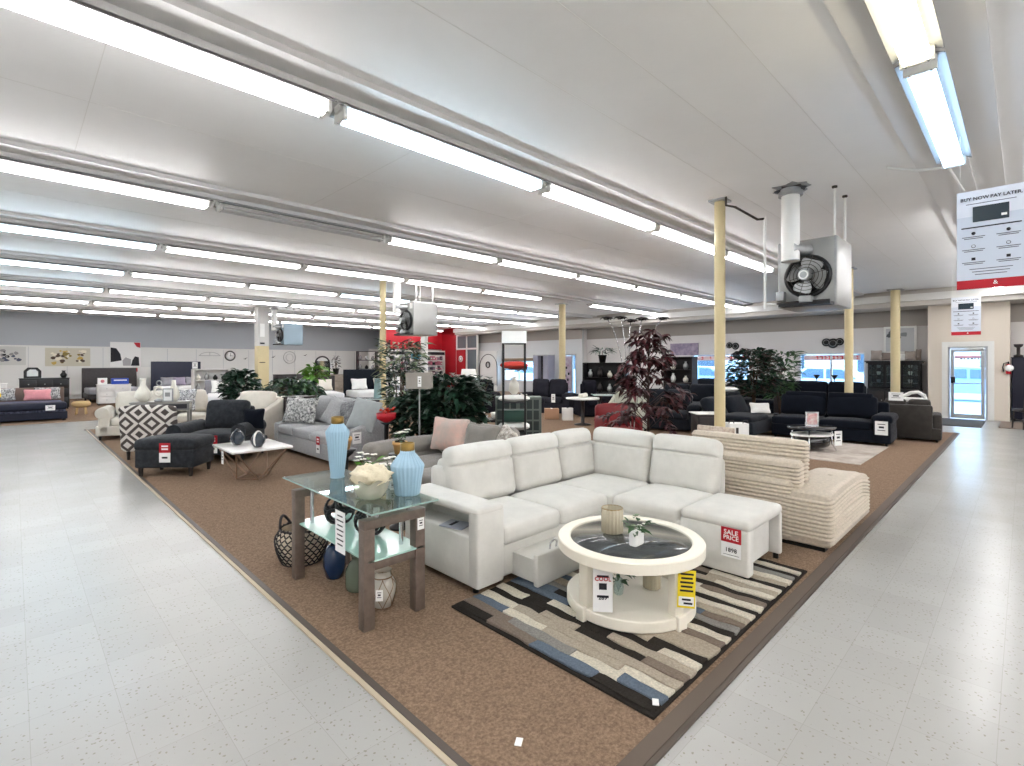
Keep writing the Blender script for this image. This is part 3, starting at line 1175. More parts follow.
def bottle(prof, m, loc, label, name='vase', cat='vase', n=24, group=None, rib=0, nrib=0, neck=None, neckm=None):
    t = None
    b = B()
    b.lathe(prof, (0, 0, 0), m, n=n, rib=rib, nrib=nrib)
    if neck:
        t = thing(name, label, cat, loc, 0, group)
        b.build('body', t)
        b = B(); b.lathe(neck, (0, 0, 0), neckm, n=24); b.build('neck', t)
        return t
    return solo(b, name, label, cat, loc, 0, group)


# ================================================================== FOREGROUND
G = .008          # carpet top
# ---- patterned shag rug
rug_cols = [mat('rug_' + n_, c_, rough=.98, var=.3, vscale=90, bump=1.0, bscale=180, spec=.05) for n_, c_ in
            (('cream', (226, 218, 200)), ('charcoal', (58, 54, 50)), ('oatmeal', (186, 174, 156)), ('taupe', (138, 124, 112)), ('slate', (110, 122, 136)), ('grey', (150, 148, 142)))]


def rug():
    x0, x1, y0, y1 = 2.03, 4.30, 1.16, 2.62
    t = thing('patterned_rug', 'shag rug with broken cream, charcoal, taupe and blue stripes under the round white table', 'rug', (x0, y0, G))
    b = B(); b.bb(0, x1 - x0, 0, y1 - y0, 0, .012, rug_cols[1]); b.build('backing', t)
    rr = random.Random(12)
    rows = 31
    b = B()
    wst = (x1 - x0 - .04) / rows
    Ly = y1 - y0 - .04
    seqs = [[1, 3, 4, 1], [3, 5, 0, 4], [4, 0, 2, 0], [0, 2, 2, 2], [1, 2, 1, 3], [0, 1, 1, 2], [1, 0, 1, 0], [4, 1, 2, 1], [4, 1, 2], [0, 5, 2, 2], [2, 1, 3], [4, 1, 0], [0, 4, 2, 1],
            [3, 2, 5], [5, 0, 4, 3], [2, 2, 1, 2], [0, 1, 0], [4, 2, 4, 1], [1, 2, 0], [2, 0, 3], [1, 5, 1], [0, 2, 0], [5, 1, 2], [2, 3, 0], [1, 0, 1], [0, 4, 2], [2, 1, 0], [1, 0, 5], [0, 1, 1], [3, 2, 0], [1, 0, 1]]
    for i in range(rows):
        sq = seqs[i]
        n = len(sq)
        cuts = sorted([(j + 1) / n + rr.uniform(-.12, .12) for j in range(n - 1)])
        cuts = [0] + cuts + [1]
        for j, c_ in enumerate(reversed(sq)):
            a0, a1 = .02 + cuts[j] * Ly, .02 + cuts[j + 1] * Ly
            k = max(1, int((a1 - a0) / .04))
            h = .018 if c_ != 1 else .012
            b.puff((.02 + wst * (i + .5), (a0 + a1) / 2, .010 + h / 2), (wst * 1.04, a1 - a0 + .01, h), rug_cols[c_], .006, n=(3, k, 1), corner=1, wr=.011)
    b.build('pile', t)


rug()
# small stray tickets on the floor
for (x, y, l) in ((2.10, 1.19, 'tiny white slip of paper lying on the near corner of the striped rug'), (1.51, 1.49, 'small scrap of white paper on the brown carpet near the front corner')):
    b = B(); b.puff((0, 0, .004), (.045, .03, .004), M_paper, .001, n=2, corner=1, wr=.004)
    solo(b, 'paper_scrap', l, 'paper', (x, y, G + (.032 if x > 2 else 0)), .6)


# ---- pale sectional with pull-out
def sectional():
    ox, oy = 3.4, 2.7
    t = thing('sectional_sofa', 'large pale grey L-shaped sectional with open trundle and storage arm, around the round table', 'sofa', (ox, oy, G))
    W = T(-ox, -oy, 0)
    m = F_pale
    b = B(W)
    b.puff((3.12, 3.10, .165), (1.28, .94, .23), m, .02, n=1)
    b.puff((4.10, 3.01, .165), (.72, 1.12, .23), m, .02, n=1)
    b.puff((4.12, 2.22, .19), (.72, .60, .30), m, .02, n=1)
    b.build('frame', t)
    # backs
    b = B(W); b.puff((3.67, 3.56, .41), (2.06, .16, .70), m, .05, n=2); b.puff((4.66, 2.76, .38), (.16, 1.62, .66), m, .05, n=2)
    b.puff((2.61, 3.49, .38), (.09, .26, .66), m, .04, n=2)
    b.build('back_frame', t)
    # seat cushions of the left wing
    for (xa, xb) in ((2.495, 3.14), (3.145, 3.80)):
        b = B(W); b.puff(((xa + xb) / 2, 2.93, .345), (xb - xa, .64, .15), m, .05, n=5, bulge=(0, .0, .03), wr=.004); b.build('seat_cushion', t)
    b = B(W); b.puff((4.12, 2.91, .345), (.70, .68, .15), m, .05, n=5, bulge=(0, 0, .03), wr=.004); b.build('seat_cushion', t)
    b = B(W); b.puff((4.12, 2.245, .355), (.74, .63, .15), m, .05, n=5, bulge=(0, 0, .03), wr=.004); b.build('seat_cushion', t)
    # back cushions, stitched across near the top
    def backc(M, w, h=.50):
        def fn(p, u):
            if p.y < 0:
                z = u[2]
                p.y += .034 * math.exp(-((z - .36) / .04) ** 2)
                p.y -= .006 * math.exp(-((z - .66) / .22) ** 2)
            return p
        bb_ = B(W @ M)
        bb_.puff((0, 0, 0), (w - .012, .20, h), m, .065, n=(6, 2, 5), nz=40, bulge=(0, .03, .012), fn=fn, corner=3)
        bb_.build('back_cushion', t)
    for (xa, xb) in ((2.56, 3.27), (3.27, 3.92), (3.92, 4.47)):
        backc(T((xa + xb) / 2, 3.355, .64) @ RX(math.radians(-10)), xb - xa, .49)
    backc(T(4.535, 2.955, .64) @ RZ(-PI / 2) @ RX(math.radians(-9)), .71, .51)
    backc(T(4.545, 2.265, .64) @ RZ(-PI / 2) @ RX(math.radians(-12)), .67, .50)
    # storage arm
    b = B(W)
    b.puff((2.37, 3.09, .215), (.25, .84, .35), m, .02, n=1)
    b.puff((2.37, 3.06, .562), (.256, .91, .06), m, .028, n=3)
    b.puff((2.37, 2.66, .305), (.254, .11, .53), m, .022, n=1)
    b.puff((2.37, 3.46, .30), (.254, .10, .52), m, .02, n=1)
    b.puff((2.47, 3.06, .36), (.04, .90, .42), m, .015, n=1)
    b.build('storage_arm', t)
    # trundle drawer
    b = B(W)
    b.puff((3.16, 2.385, .145), (1.16, .045, .225), m, .012, n=1)
    b.bb(2.60, 3.72, 2.40, 2.70, .05, .21, m)
    b.build('trundle', t)
    for x in (2.78, 3.38):
        b = B(W); b.tube([(x - .035, 2.40, .24), (x - .035, 2.39, .30), (x, 2.385, .32), (x + .035, 2.39, .30), (x + .035, 2.40, .24)], .007, M_chrome)
        b.build('pull_loop', t)
    # end ottoman: shell and inner stool
    b = B(W)
    b.puff((4.11, 1.65, .405), (.72, .54, .09), m, .04, n=4, bulge=(0, 0, .012))
    b.puff((3.80, 1.65, .21), (.10, .53, .34), m, .02, n=1)
    b.puff((4.44, 1.65, .21), (.055, .53, .34), m, .02, n=1)
    b.build('ottoman_shell', t)
    b = B(W); b.puff((4.13, 1.70, .20), (.52, .48, .295), m, .02, n=2); b.build('inner_stool', t)
    for (x, y) in ((2.29, 2.68), (2.29, 3.46), (3.80, 1.43), (4.44, 1.43), (4.44, 3.4)):
        b = B(W); b.cyl((x, y, 0), (x, y, .06), .022, M_black, n=10); b.build('foot', t)
    tag(t, W @ T(3.742, 1.51, .275) @ RZ(-PI / 2), 'sale', .145, .215)
    return t


sectional()
b = B(); b.puff((0, 0, .006), (.16, .20, .012), mat('booklet_grey', (150, 156, 166), rough=.4), .004, n=1, corner=1); b.box((0, .02, .013), (.10, .03, .001), M_ink)
solo(b, 'booklet', 'grey booklet lying in the open pocket of the sectional arm', 'booklet', (2.33, 2.95, .40), .3)

# ---- ribbed chenille loveseat
M_rib = fabric('chenille_beige', (212, 200, 182), var=.18, vscale=40, bump=.4, bscale=160)


def ribbed():
    ox, oy = 5.6, 1.85
    t = thing('ribbed_chaise', 'beige corduroy-ribbed lounge sofa turned away, directly behind the pale ottoman', 'sofa', (ox, oy, G))
    W = T(-ox, -oy, 0)
    P = .034

    def rip(amp=.009):
        def fn(p, u):
            a = amp * (abs(math.sin(PI * p.z / P)) ** .8 - .6)
            if abs(u[0]) > .99 or (abs(u[1]) <= .99 and abs(u[2]) < .99 and abs(u[0]) > .9):
                p.x += a * (1 if u[0] > 0 else -1)
            if abs(u[1]) > .95:
                p.y += a * (1 if u[1] > 0 else -1)
            return p
        return fn

    def rib_fn(p, u):
        a = .021 * (abs(math.sin(PI * p.z / P)) ** .7 - .6)
        if abs(u[2]) < .95:
            if abs(u[0]) > .93:
                p.x += a * (1 if u[0] > 0 else -1)
            if abs(u[1]) > .93:
                p.y += a * (1 if u[1] > 0 else -1)
        return p

    def arm_fn(p, u):
        p = rib_fn(p, u)
        # far end swells outwards and the top rolls over
        k = (u[0] + 1) / 2
        p.y -= .0
        if p.z > 0:
            p.z += .03 * math.sin(k * PI) - .05 * max(0, k - .75) * 4
        w_ = noise.noise(Vector((p.x * 6, p.y * 9, 1.3)))
        if u[2] > .8:
            p.z += .014 * w_
        return p
    b = B(W); b.puff((5.56, 1.33, .26), (1.48, .42, .46), M_rib, .06, n=(10, 4, 5), nz=110, fn=arm_fn, corner=4)
    b.build('arm', t)
    b = B(W); b.puff((4.94, 2.1, .30), (.24, 1.36, .54), M_rib, .05, n=(2, 6, 5), nz=120, fn=rib_fn, corner=3); b.build('back_frame', t)
    b = B(W); b.puff((5.65, 2.15, .22), (1.30, 1.25, .38), M_rib, .08, n=(6, 6, 5), nz=90, fn=rib_fn, corner=3); b.build('seat', t)
    # backrest pads: a lower bolster and a higher pad leaning back
    b = B(W @ T(4.94, 1.95, .60) @ RY(math.radians(-4))); b.puff((0, 0, 0), (.17, 1.15, .25), M_rib, .04, n=(2, 8, 5), nz=60, fn=rib_fn, corner=3, wr=.006); b.build('back_bolster', t)
    b = B(W @ T(5.07, 1.90, .70) @ RY(math.radians(4))); b.puff((0, 0, 0), (.14, 1.07, .39), M_rib, .04, n=(2, 8, 5), nz=90, fn=rib_fn, corner=3, wr=.006); b.build('back_cushion', t)
    b = B(W); b.bb(4.86, 6.2, 1.18, 2.7, .0, .035, M_black); b.build('plinth', t)
    for (x, y) in ((5.05, 1.42), (5.55, 1.3)):
        b = B(W); b.lathe([(.001, .006), (.02, .004), (.024, 0)], (x, y, .525), M_rib, n=10); b.build('button', t)
    def pf(p, u):
        return rib_fn(p, u)
    b = B(T(0, 0, .2) @ RY(math.radians(22)))
    b.puff((0, 0, 0), (.13, .34, .34), M_rib, .05, n=(2, 4, 4), nz=70, fn=rib_fn, corner=3)
    solo(b, 'ribbed_pillow', 'beige ribbed bolster pillow propped behind the back of the corduroy lounge sofa', 'pillow', (5.34, 1.66, .46), 0)


ribbed()
b = B(); b.puff((0, 0, .0), (.03, .4, .46), mat('patterned_cream', (214, 202, 188), rough=.9, var=.25, vscale=30, rgb2=(180, 160, 146)), .012, n=3)
solo(b, 'throw_pillow', 'cream patterned pillow peeking over the back of the ribbed sofa below the nearest post', 'pillow', (5.30, 2.30, .70), 0)


# ---- round coffee table
def round_table():
    cx, cy = 2.88, 1.82
    t = thing('round_coffee_table', 'round off-white coffee table with glass top and open lower shelf on the striped rug', 'table', (cx, cy, .036))
    M_tb = mat('table_offwhite', (236, 230, 214), rough=.35)
    b = B()
    b.lathe([(.385, .37), (.388, .36), (.462, .36), (.468, .365), (.468, .422), (.462, .428), (.391, .428), (.386, .423), (.385, .37)], (0, 0, 0), M_tb, n=96, caps=False, smooth=False)
    b.build('top_ring', t)
    b = B(); b.lathe([(.001, .405), (.387, .405), (.387, .415), (.001, .415)], (0, 0, 0), glass_mat('smoked_glass', (150, 156, 160), alpha=.12), n=48); b.build('glass_top', t)
    b = B()
    b.lathe([(.001, .0), (.40, .0), (.41, .01), (.41, .066), (.405, .072), (.001, .072)], (0, 0, 0), M_tb, n=96, smooth=False)
    b.build('lower_shelf', t)
    r_, f_ = Vector((.712, -.702)), Vector((.702, .712))
    for (a, c_) in ((.20, -.315), (.315, .20), (-.20, .315), (-.315, -.20)):
        v = r_ * a + f_ * c_
        ang = math.atan2(v.y, v.x)
        b = B(T(v.x, v.y, 0) @ RZ(ang))
        b.puff((.0, 0, .215), (.055, .075, .29), M_tb, .006, n=1, corner=1)
        b.puff((.04, 0, .03), (.03, .072, .10), M_tb, .005, n=1, corner=1)
        b.build('leg', t)
    M1 = T(*(r_ * -.235 + f_ * -.325), .225) @ RZ(-math.radians(44.6 + 6))
    tg = tag(t, M1, 'white', .115, .27)
    b = B(M1); b.text('COOL', .034, M_red, T(.0, -.004, .06) @ RX(PI / 2), bold=.001); b.text('289', .034, M_ink, T(0, -.004, -.05) @ RX(PI / 2), bold=.001); b.build('tag_lettering', tg)
    tag(t, T(*(r_ * .245 + f_ * -.37), .245) @ RZ(-math.radians(44.6 + 8)) @ RY(math.radians(2)), 'yellow', .10, .22)
    return t


round_table()
TT = .036 + .416
M_amber = mat('ribbed_amber_glass', (232, 222, 196), rough=.12, trans=.45, ior=1.3)


def goblet(loc, label, s=1.0):
    b = B()
    b.lathe([(.050 * s, 0), (.055 * s, .004), (.055 * s, .128 * s), (.051 * s, .130 * s), (.051 * s, .012), (.001, .010)], (0, 0, 0), M_amber, n=72, rib=.05, nrib=18)
    b.torus((0, 0, .128 * s), .054 * s, .003, M_gold, n=32)
    solo(b, 'candle_holder', label, 'candle holder', loc)


goblet((2.90, 1.97, TT), 'ribbed gold glass tumbler standing on top of the round white table', 1.28)
goblet((3.02, 1.74, .109), 'ribbed glass tumbler on the lower shelf of the round white table', 1.0)
M_leaf = mat('leaf_green', (58, 96, 52), rough=.5, var=.4, vscale=12)
M_leafd = mat('leaf_dark', (30, 62, 44), rough=.45, var=.4, vscale=8)
M_leafb = mat('leaf_bright', (96, 148, 52), rough=.5, var=.3, vscale=8)
M_leafs = mat('leaf_sage', (120, 134, 104), rough=.6)
M_bloom = mat('blossom_white', (240, 238, 230), rough=.7)
M_soil = mat('soil', (52, 40, 34), rough=1)
M_terra = mat('terracotta_tan', (206, 160, 98), rough=.7, var=.1)


def sprig(b, base, n, L, spread, m, W=.03, seed=1, up=1.0, droop=.3):
    rr = random.Random(seed)
    for k in range(n):
        a = rr.random() * 2 * PI
        e = rr.uniform(.1, spread)
        d = Vector((math.cos(a) * e, math.sin(a) * e, up))
        q = Vector(base) + Vector((math.cos(a), math.sin(a), 0)) * .01 + d.normalized() * rr.uniform(0, L * .7)
        dd = Vector((math.cos(a), math.sin(a), rr.uniform(-.1, 1.0)))
        b.leaf(q, dd, L * rr.uniform(.35, .7), W * rr.uniform(.7, 1.3), m, droop=droop, roll=rr.uniform(-.5, .5))
    return b


def small_vase(loc, label, seed, bloom=True, tall=False, vm=None):
    t = thing('potted_sprig', label, 'plant', loc)
    b = B()
    if tall:
        b.lathe([(.022, 0), (.030, .01), (.033, .05), (.024, .09), (.026, .10), (.022, .098), (.02, .06), (.001, .015)], (0, 0, 0), vm or glass_mat('clear_glass', (228, 238, 236), alpha=.15), n=20)
        zt = .08
    else:
        b.puff((0, 0, .045), (.10, .055, .09), vm or M_white, .012, n=1)
        zt = .08
    b.build('vase', t)
    b = B(); sprig(b, (0, 0, zt), 26, .12, 1.4, M_leaf, .028, seed); b.build('leaves', t)
    if bloom:
        rr = random.Random(seed)
        b = B()
        for k in range(9):
            c_ = (rr.uniform(-.06, .07), rr.uniform(-.05, .05), zt + rr.uniform(.02, .10))
            for j in range(5):
                b.leaf(c_, (math.cos(j * 1.256), math.sin(j * 1.256), .5), .022, .018, M_leafs if k % 2 else M_bloom, droop=.1)
        b.build('blossoms', t)
    return t


small_vase((2.80, 1.72, TT), 'green sprig in a small square white vase on the glass of the round table', 4)
small_vase((2.78, 1.84, .109), 'dark green sprig in a little clear glass vase on the lower table shelf', 9, bloom=False, tall=True)


# ---- glass console table
def console():
    x0, x1, y0, y1 = 1.47, 1.90, 2.73, 3.82
    ox, oy = 1.68, 3.25
    t = thing('glass_console_table', 'grey-brown wooden console table with clear glass top and frosted glass shelf beside the sectional', 'table', (ox, oy, G))
    W = T(-ox, -oy, 0)
    M_w = mat('wood_grey_brown', (112, 98, 88), rough=.45, var=.25, vscale=18, bump=.15, bscale=90)
    for ya, nm in ((y0, 'near'), (y1 - .07, 'far')):
        for xa in (x0, x1 - .07):
            b = B(W); b.bb(xa, xa + .07, ya, ya + .07, 0, .60, M_w, .003); b.build('leg', t)
        b = B(W); b.bb(x0 - .001, x1 + .001, ya - .002, ya + .072, .60, .655, M_w, .003); b.build('top_rail', t)
        b = B(W); b.bb(x0 + .07, x1 - .07, ya + .01, ya + .06, .345, .40, M_w, .003); b.build('cross_rail', t)
        for xa in (x0 + .10, x1 - .10):
            b = B(W); b.cyl((xa, ya + .035, .655), (xa, ya + .035, .72), .020, M_chrome, n=16); b.build('glass_support', t)
            b = B(W); b.cyl((xa, ya + .035 + (.09 if ya == y0 else -.09), .41), (xa, ya + .035 + (.09 if ya == y0 else -.09), .72), .014, M_chrome, n=14); b.build('rod', t)
    gm = glass_mat('table_glass', (222, 236, 232), alpha=.04)
    ge = mat('glass_edge', (146, 176, 168), rough=.1)
    b = B(W); b.bb(x0 - .02, x1 + .02, y0 - .12, y1 + .12, .72, .730, gm)
    b.bb(x0 - .021, x0 - .0195, y0 - .12, y1 + .12, .72, .730, ge); b.bb(x0 - .02, x1 + .02, y0 - .1215, y0 - .12, .72, .730, ge)
    b.build('glass_top', t)
    b = B(W); b.bb(x0 + .03, x1 - .01, y0 + .0, y1 - .0, .401, .412, mat('frosted_glass', (176, 214, 202), rough=.18, coat=.6))
    b.build('glass_shelf', t)
    b = B(W @ T(1.462, 3.02, .53) @ RZ(-PI / 2)); b.box((0, 0, 0), (.13, .003, .26), M_paper)
    for k in range(7):
        b.box((0, -.002, .10 - k * .03), (.09 if k % 2 else .07, .001, .008), M_ink)
    b.build('price_tag', t)
    tag(t, W @ T(x1 - .035, y0 - .004, .56), 'white', .05, .075)
    return t


console()
GT = G + .731
M_vb = mat('vase_powder_blue', (154, 186, 206), rough=.45)
bottle([(.075, 0), (.080, .008), (.092, .10), (.107, .185), (.104, .197), (.07, .245), (.048, .272), (.046, .29)], M_vb, (1.845, 2.85, GT), 'squat pleated powder blue vase with gold neck, near end of the glass table',
       n=96, rib=.03, nrib=24, neck=[(.046, .285), (.047, .29), (.047, .335), (.043, .337), (.040, .300), (.001, .295)], neckm=M_gold)
bottle([(.052, 0), (.048, .02), (.052, .05), (.062, .14), (.074, .26), (.086, .34), (.082, .352), (.05, .395), (.040, .41)], M_vb, (1.74, 3.64, GT), 'tall pleated powder blue vase with gold neck, far end of the glass table',
       n=96, rib=.03, nrib=24, neck=[(.044, .405), (.046, .41), (.046, .455), (.042, .457), (.04, .42), (.001, .415)], neckm=M_gold)


def coral():
    t = thing('coral_bowl', 'clear rippled glass bowl holding a chunky cream coral ornament on the glass table', 'ornament', (1.62, 2.92, GT))
    b = B()
    prof = []
    n = 48
    vs_, fs_ = [], []
    for j, (r, z) in enumerate([(.05, 0), (.085, .02), (.105, .06), (.11, .10), (.125, .125)]):
        for i in range(n):
            a = 2 * PI * i / n
            k = 1 + .05 * math.sin(a * 7) * j / 4
            vs_.append((r * k * math.cos(a), r * k * math.sin(a), z + .012 * math.sin(a * 7 + 1) * j / 4))
    for j in range(4):
        for i in range(n):
            fs_.append((j * n + i, j * n + (i + 1) % n, (j + 1) * n + (i + 1) % n, (j + 1) * n + i))
    b.add(vs_, fs_, glass_mat('bowl_glass', (226, 224, 208), alpha=.45, rough=.25), True)
    b.build('bowl', t)
    b = B()
    rr = random.Random(5)
    M_c = mat('coral_cream', (226, 216, 188), rough=.6, bump=.5, bscale=60)
    vs_, fs_ = [], []
    n, m_ = 28, 14
    for j in range(m_ + 1):
        ph = PI * j / m_
        for i in range(n):
            a = 2 * PI * i / n
            d = Vector((math.sin(ph) * math.cos(a), math.sin(ph) * math.sin(a), math.cos(ph)))
            q = .85 + .40 * noise.noise(d * 3.1 + Vector((3, 1, 4))) + .12 * noise.noise(d * 8)
            vs_.append((d.x * .118 * q, d.y * .125 * q, .135 + d.z * .072 * q))
    for j in range(m_):
        for i in range(n):
            fs_.append((j * n + i, (j + 1) * n + i, (j + 1) * n + (i + 1) % n, j * n + (i + 1) % n))
    b.add([(x_ * 1.12, y_ * 1.12, z_ * 1.1) for x_, y_, z_ in vs_], fs_, M_c, True)
    b.build('coral', t)


coral()


def orchid(loc, label, seed, h=.2, pot=None, yel=False):
    t = thing('potted_flower', label, 'plant', loc)
    b = B(); b.lathe([(.028, 0), (.034, .07), (.036, .072), (.030, .07), (.001, .06)], (0, 0, 0), pot or M_white, n=20); b.build('pot', t)
    b = B(); sprig(b, (0, 0, .06), 16, h * .9, .9, M_leafb if yel else M_leaf, .03, seed, droop=.25); b.build('leaves', t)
    b = B()
    rr = random.Random(seed)
    for k in range(7):
        c_ = (rr.uniform(-.07, .07), rr.uniform(-.07, .07), .06 + rr.uniform(.35, 1.0) * h)
        b.tube([(0, 0, .06), (c_[0] * .6, c_[1] * .6, .06 + (c_[2] - .06) * .6), c_], .0018, M_leaf, n=4)
        for j in range(5):
            b.leaf(c_, (math.cos(j * 1.256), math.sin(j * 1.256), .35), .036, .032, M_bloom, droop=.15)
    b.build('flowers', t)
    tag(t, T(-.03, -.05, .03) @ RZ(-PI / 4), 'white', .035, .06)


orchid((1.86, 3.40, GT), 'yellow-green tulip-like plant in a white pot at the back of the glass table', 3, .15, yel=True)
orchid((1.86, 3.06, GT), 'white blossom plant with dark leaves beside the squat blue vase', 8, .22)


def deco_ball(loc, label, R=.085, seed=1):
    b = B()
    rr = random.Random(seed)
    M = Matrix.Rotation(seed, 4, 'X') @ Matrix.Rotation(seed * 2, 4, 'Y')
    g = (1 + 5 ** .5) / 2
    vs_ = [Vector(p).normalized() for p in [(-1, g, 0), (1, g, 0), (-1, -g, 0), (1, -g, 0), (0, -1, g), (0, 1, g), (0, -1, -g), (0, 1, -g), (g, 0, -1), (g, 0, 1), (-g, 0, -1), (-g, 0, 1)]]
    seen = set()
    dirs = []
    for i, p in enumerate(vs_):
        for j, q in enumerate(vs_):
            if i < j and (p - q).length < 1.2:
                dirs.append((p + q).normalized())
    dirs += vs_
    for d in vs_:
        x = d.orthogonal().normalized(); y = d.cross(x)
        pts = [(d * math.cos(.50) + (x * math.cos(a) + y * math.sin(a)) * math.sin(.50)) * R for a in [2 * PI * k / 10 for k in range(10)]]
        b.tube(pts, .010, M_black, n=6, closed=True, M=M)
    fc = []
    for i in range(12):
        for j in range(i + 1, 12):
            for k in range(j + 1, 12):
                if max((vs_[i] - vs_[j]).length, (vs_[j] - vs_[k]).length, (vs_[i] - vs_[k]).length) < 1.2:
                    fc.append((vs_[i] + vs_[j] + vs_[k]).normalized())
    for d in fc:
        x = d.orthogonal().normalized(); y = d.cross(x)
        b.tube([(d * math.cos(.27) + (x * math.cos(a) + y * math.sin(a)) * math.sin(.27)) * R for a in [2 * PI * k / 8 for k in range(8)]], .007, M_black, n=5, closed=True, M=M)
    solo(b, 'openwork_sphere', label, 'ornament', loc)


SH = G + .413
deco_ball((1.70, 3.52, SH + .108), 'black openwork metal ball on the frosted shelf, the farther of two', .104, 1)
deco_ball((1.74, 3.14, SH + .108), 'black openwork metal ball on the frosted shelf, just behind the price card', .104, 2)


def basket():
    t = thing('woven_basket', 'black and natural lattice woven basket with looped handles, beyond the glass table', 'basket', (1.66, 4.10, G))
    R, H = .185, .27
    Mn = mat('rattan_natural', (226, 212, 190), rough=.8, var=.2, vscale=60)
    Mk = mat('rattan_black', (40, 34, 34), rough=.7)

    def rad(z):
        u = z / H
        return R * (.80 + .28 * math.sin(min(1, u * 1.15) * PI * .62)) * (1 if u < .75 else 1 - (u - .75) * .7)
    b = B()
    b.lathe([(rad(z) * .97, z) for z in [H * k / 12 for k in range(13)]], (0, 0, 0), Mn, n=32, caps=False)
    b.lathe([(.001, .004), (rad(0) * .97, .004)], (0, 0, 0), Mn, n=32)
    b.build('body', t)
    b = B()
    nr, nc = 9, 22
    for j in range(nr + 1):
        z = H * j / nr
        pts = []
        for i in range(nc * 4):
            a = 2 * PI * i / (nc * 4)
            zz = z + .011 * math.sin(a * nc + j * PI)
            zz = max(.004, zz)
            pts.append(((rad(zz) + .002) * math.cos(a), (rad(zz) + .002) * math.sin(a), zz))
        b.tube(pts, .006, Mk, n=4, closed=True)
    b.torus((0, 0, H), rad(H), .008, Mk, n=32, k=6)
    b.build('weave', t)
    for a0 in (2.3, -.85):
        b = B()
        pts = [(rad(H) * math.cos(a0 + .55 * q), rad(H) * math.sin(a0 + .55 * q), H + .085 * math.cos(q * PI / 2)) for q in [-1 + k * .2 for k in range(11)]]
        b.tube(pts, .011, Mk, n=7)
        b.build('handle', t)


basket()
bottle([(.05, 0), (.062, .01), (.085, .10), (.082, .18), (.055, .235), (.034, .25), (.030, .247), (.05, .22), (.001, .2)], mat('glass_navy', (26, 52, 86), rough=.12, coat=.5), (1.70, 3.60, G),
       'navy blue glossy vase on the carpet under the glass table', n=28)
t = bottle([(.07, 0), (.082, .01), (.088, .04), (.085, .14), (.060, .19), (.042, .205), (.045, .235), (.05, .238), (.04, .232), (.036, .2), (.001, .02)], glass_mat('glass_smoky_green', (128, 140, 122), alpha=.55), (1.73, 3.30, G),
           'smoky green glass jar on the carpet behind the near leg of the glass table', n=28, name='glass_jar', cat='jar')


def rope_jar():
    t = thing('rope_net_jar', 'clear glass jar wrapped in a rope net under the near end of the glass table', 'jar', (1.72, 2.95, G))
    prof = [(.05, 0), (.06, .006), (.085, .10), (.088, .15), (.065, .195), (.052, .205), (.052, .235), (.058, .24)]
    b = B(); b.lathe(prof, (0, 0, 0), glass_mat('jar_glass', (236, 232, 220), alpha=.5, rough=.2), n=28, caps=False); b.lathe([(.001, .003), (.05, .003)], (0, 0, 0), M_paper, n=20); b.build('glass_body', t)
    b = B()
    Mr = mat('jute_rope', (120, 96, 72), rough=.9)

    def rad(z):
        for (r0, z0), (r1, z1) in zip(prof[:-1], prof[1:]):
            if z0 <= z <= z1:
                return r0 + (r1 - r0) * (z - z0) / max(1e-6, z1 - z0)
        return .05
    for s in (-1, 1):
        for k in range(6):
            pts = []
            for i in range(10):
                z = .01 + .19 * i / 9
                a = k * PI / 3 + s * i * .12
                pts.append(((rad(z) + .003) * math.cos(a), (rad(z) + .003) * math.sin(a), z))
            b.tube(pts, .0025, Mr, n=4)
    b.torus((0, 0, .20), .062, .004, Mr); b.torus((0, 0, .01), .062, .003, Mr)
    b.build('rope_net', t)
    tag(t, T(-.062, -.065, .11) @ RZ(-PI / 4 + .1), 'white', .045, .07)


rope_jar()


# ---- black pedestals with small terracotta pots
def pedestal(loc, label, h, label2, seed, bloom):
    t = thing('black_pedestal', label, 'stand', loc)
    b = B(); b.lathe([(.10, 0), (.10, .02), (.045, .05), (.03, h * .3), (.045, h * .5), (.03, h * .7), (.04, h - .06), (.085, h - .02), (.09, h)], (0, 0, 0), M_black, n=20)
    b.build('column', t)
    b = B(); b.lathe([(.09, h), (.11, h + .005), (.11, h + .018), (.001, h + .018)], (0, 0, 0), M_black, n=24); b.build('top_disc', t)
    p = thing('potted_flower', label2, 'plant', (loc[0], loc[1], loc[2] + h + .018))
    b = B(); b.lathe([(.048, 0), (.066, .085), (.072, .086), (.072, .115), (.064, .115), (.001, .10)], (0, 0, 0), M_terra, n=24); b.build('pot', p)
    b = B(); b.lathe([(.064, .105), (.03, .13), (.001, .135)], (0, 0, 0), M_soil, n=16); b.build('soil', p)
    if bloom:
        b = B()
        rr = random.Random(seed)
        for k in range(8):
            c_ = (rr.uniform(-.09, .09), rr.uniform(-.09, .09), .15 + rr.uniform(0, .09))
            for j in range(5):
                b.leaf(c_, (math.cos(j * 1.256), math.sin(j * 1.256), .35), .04, .034, M_bloom, droop=.15)
            b.tube([(0, 0, .12), c_], .002, M_leaf, n=4)
        b.build('flowers', p)
        b = B(); sprig(b, (0, 0, .11), 12, .1, 1.2, M_leaf, .03, seed); b.build('leaves', p)


pedestal((2.28, 4.62, G), 'black turned pedestal behind the glass table, holding a bare soil pot', .74, 'tan pot filled with dark soil on the left black pedestal', 2, False)
pedestal((2.66, 4.24, G), 'black turned pedestal holding a pot of white flowers, nearer the sectional', .70, 'tan pot with white flowers on a black pedestal beside the grey loveseat', 6, True)

# ================================================================== MIDDLE GROUND, LEFT
R45 = -math.radians(45)


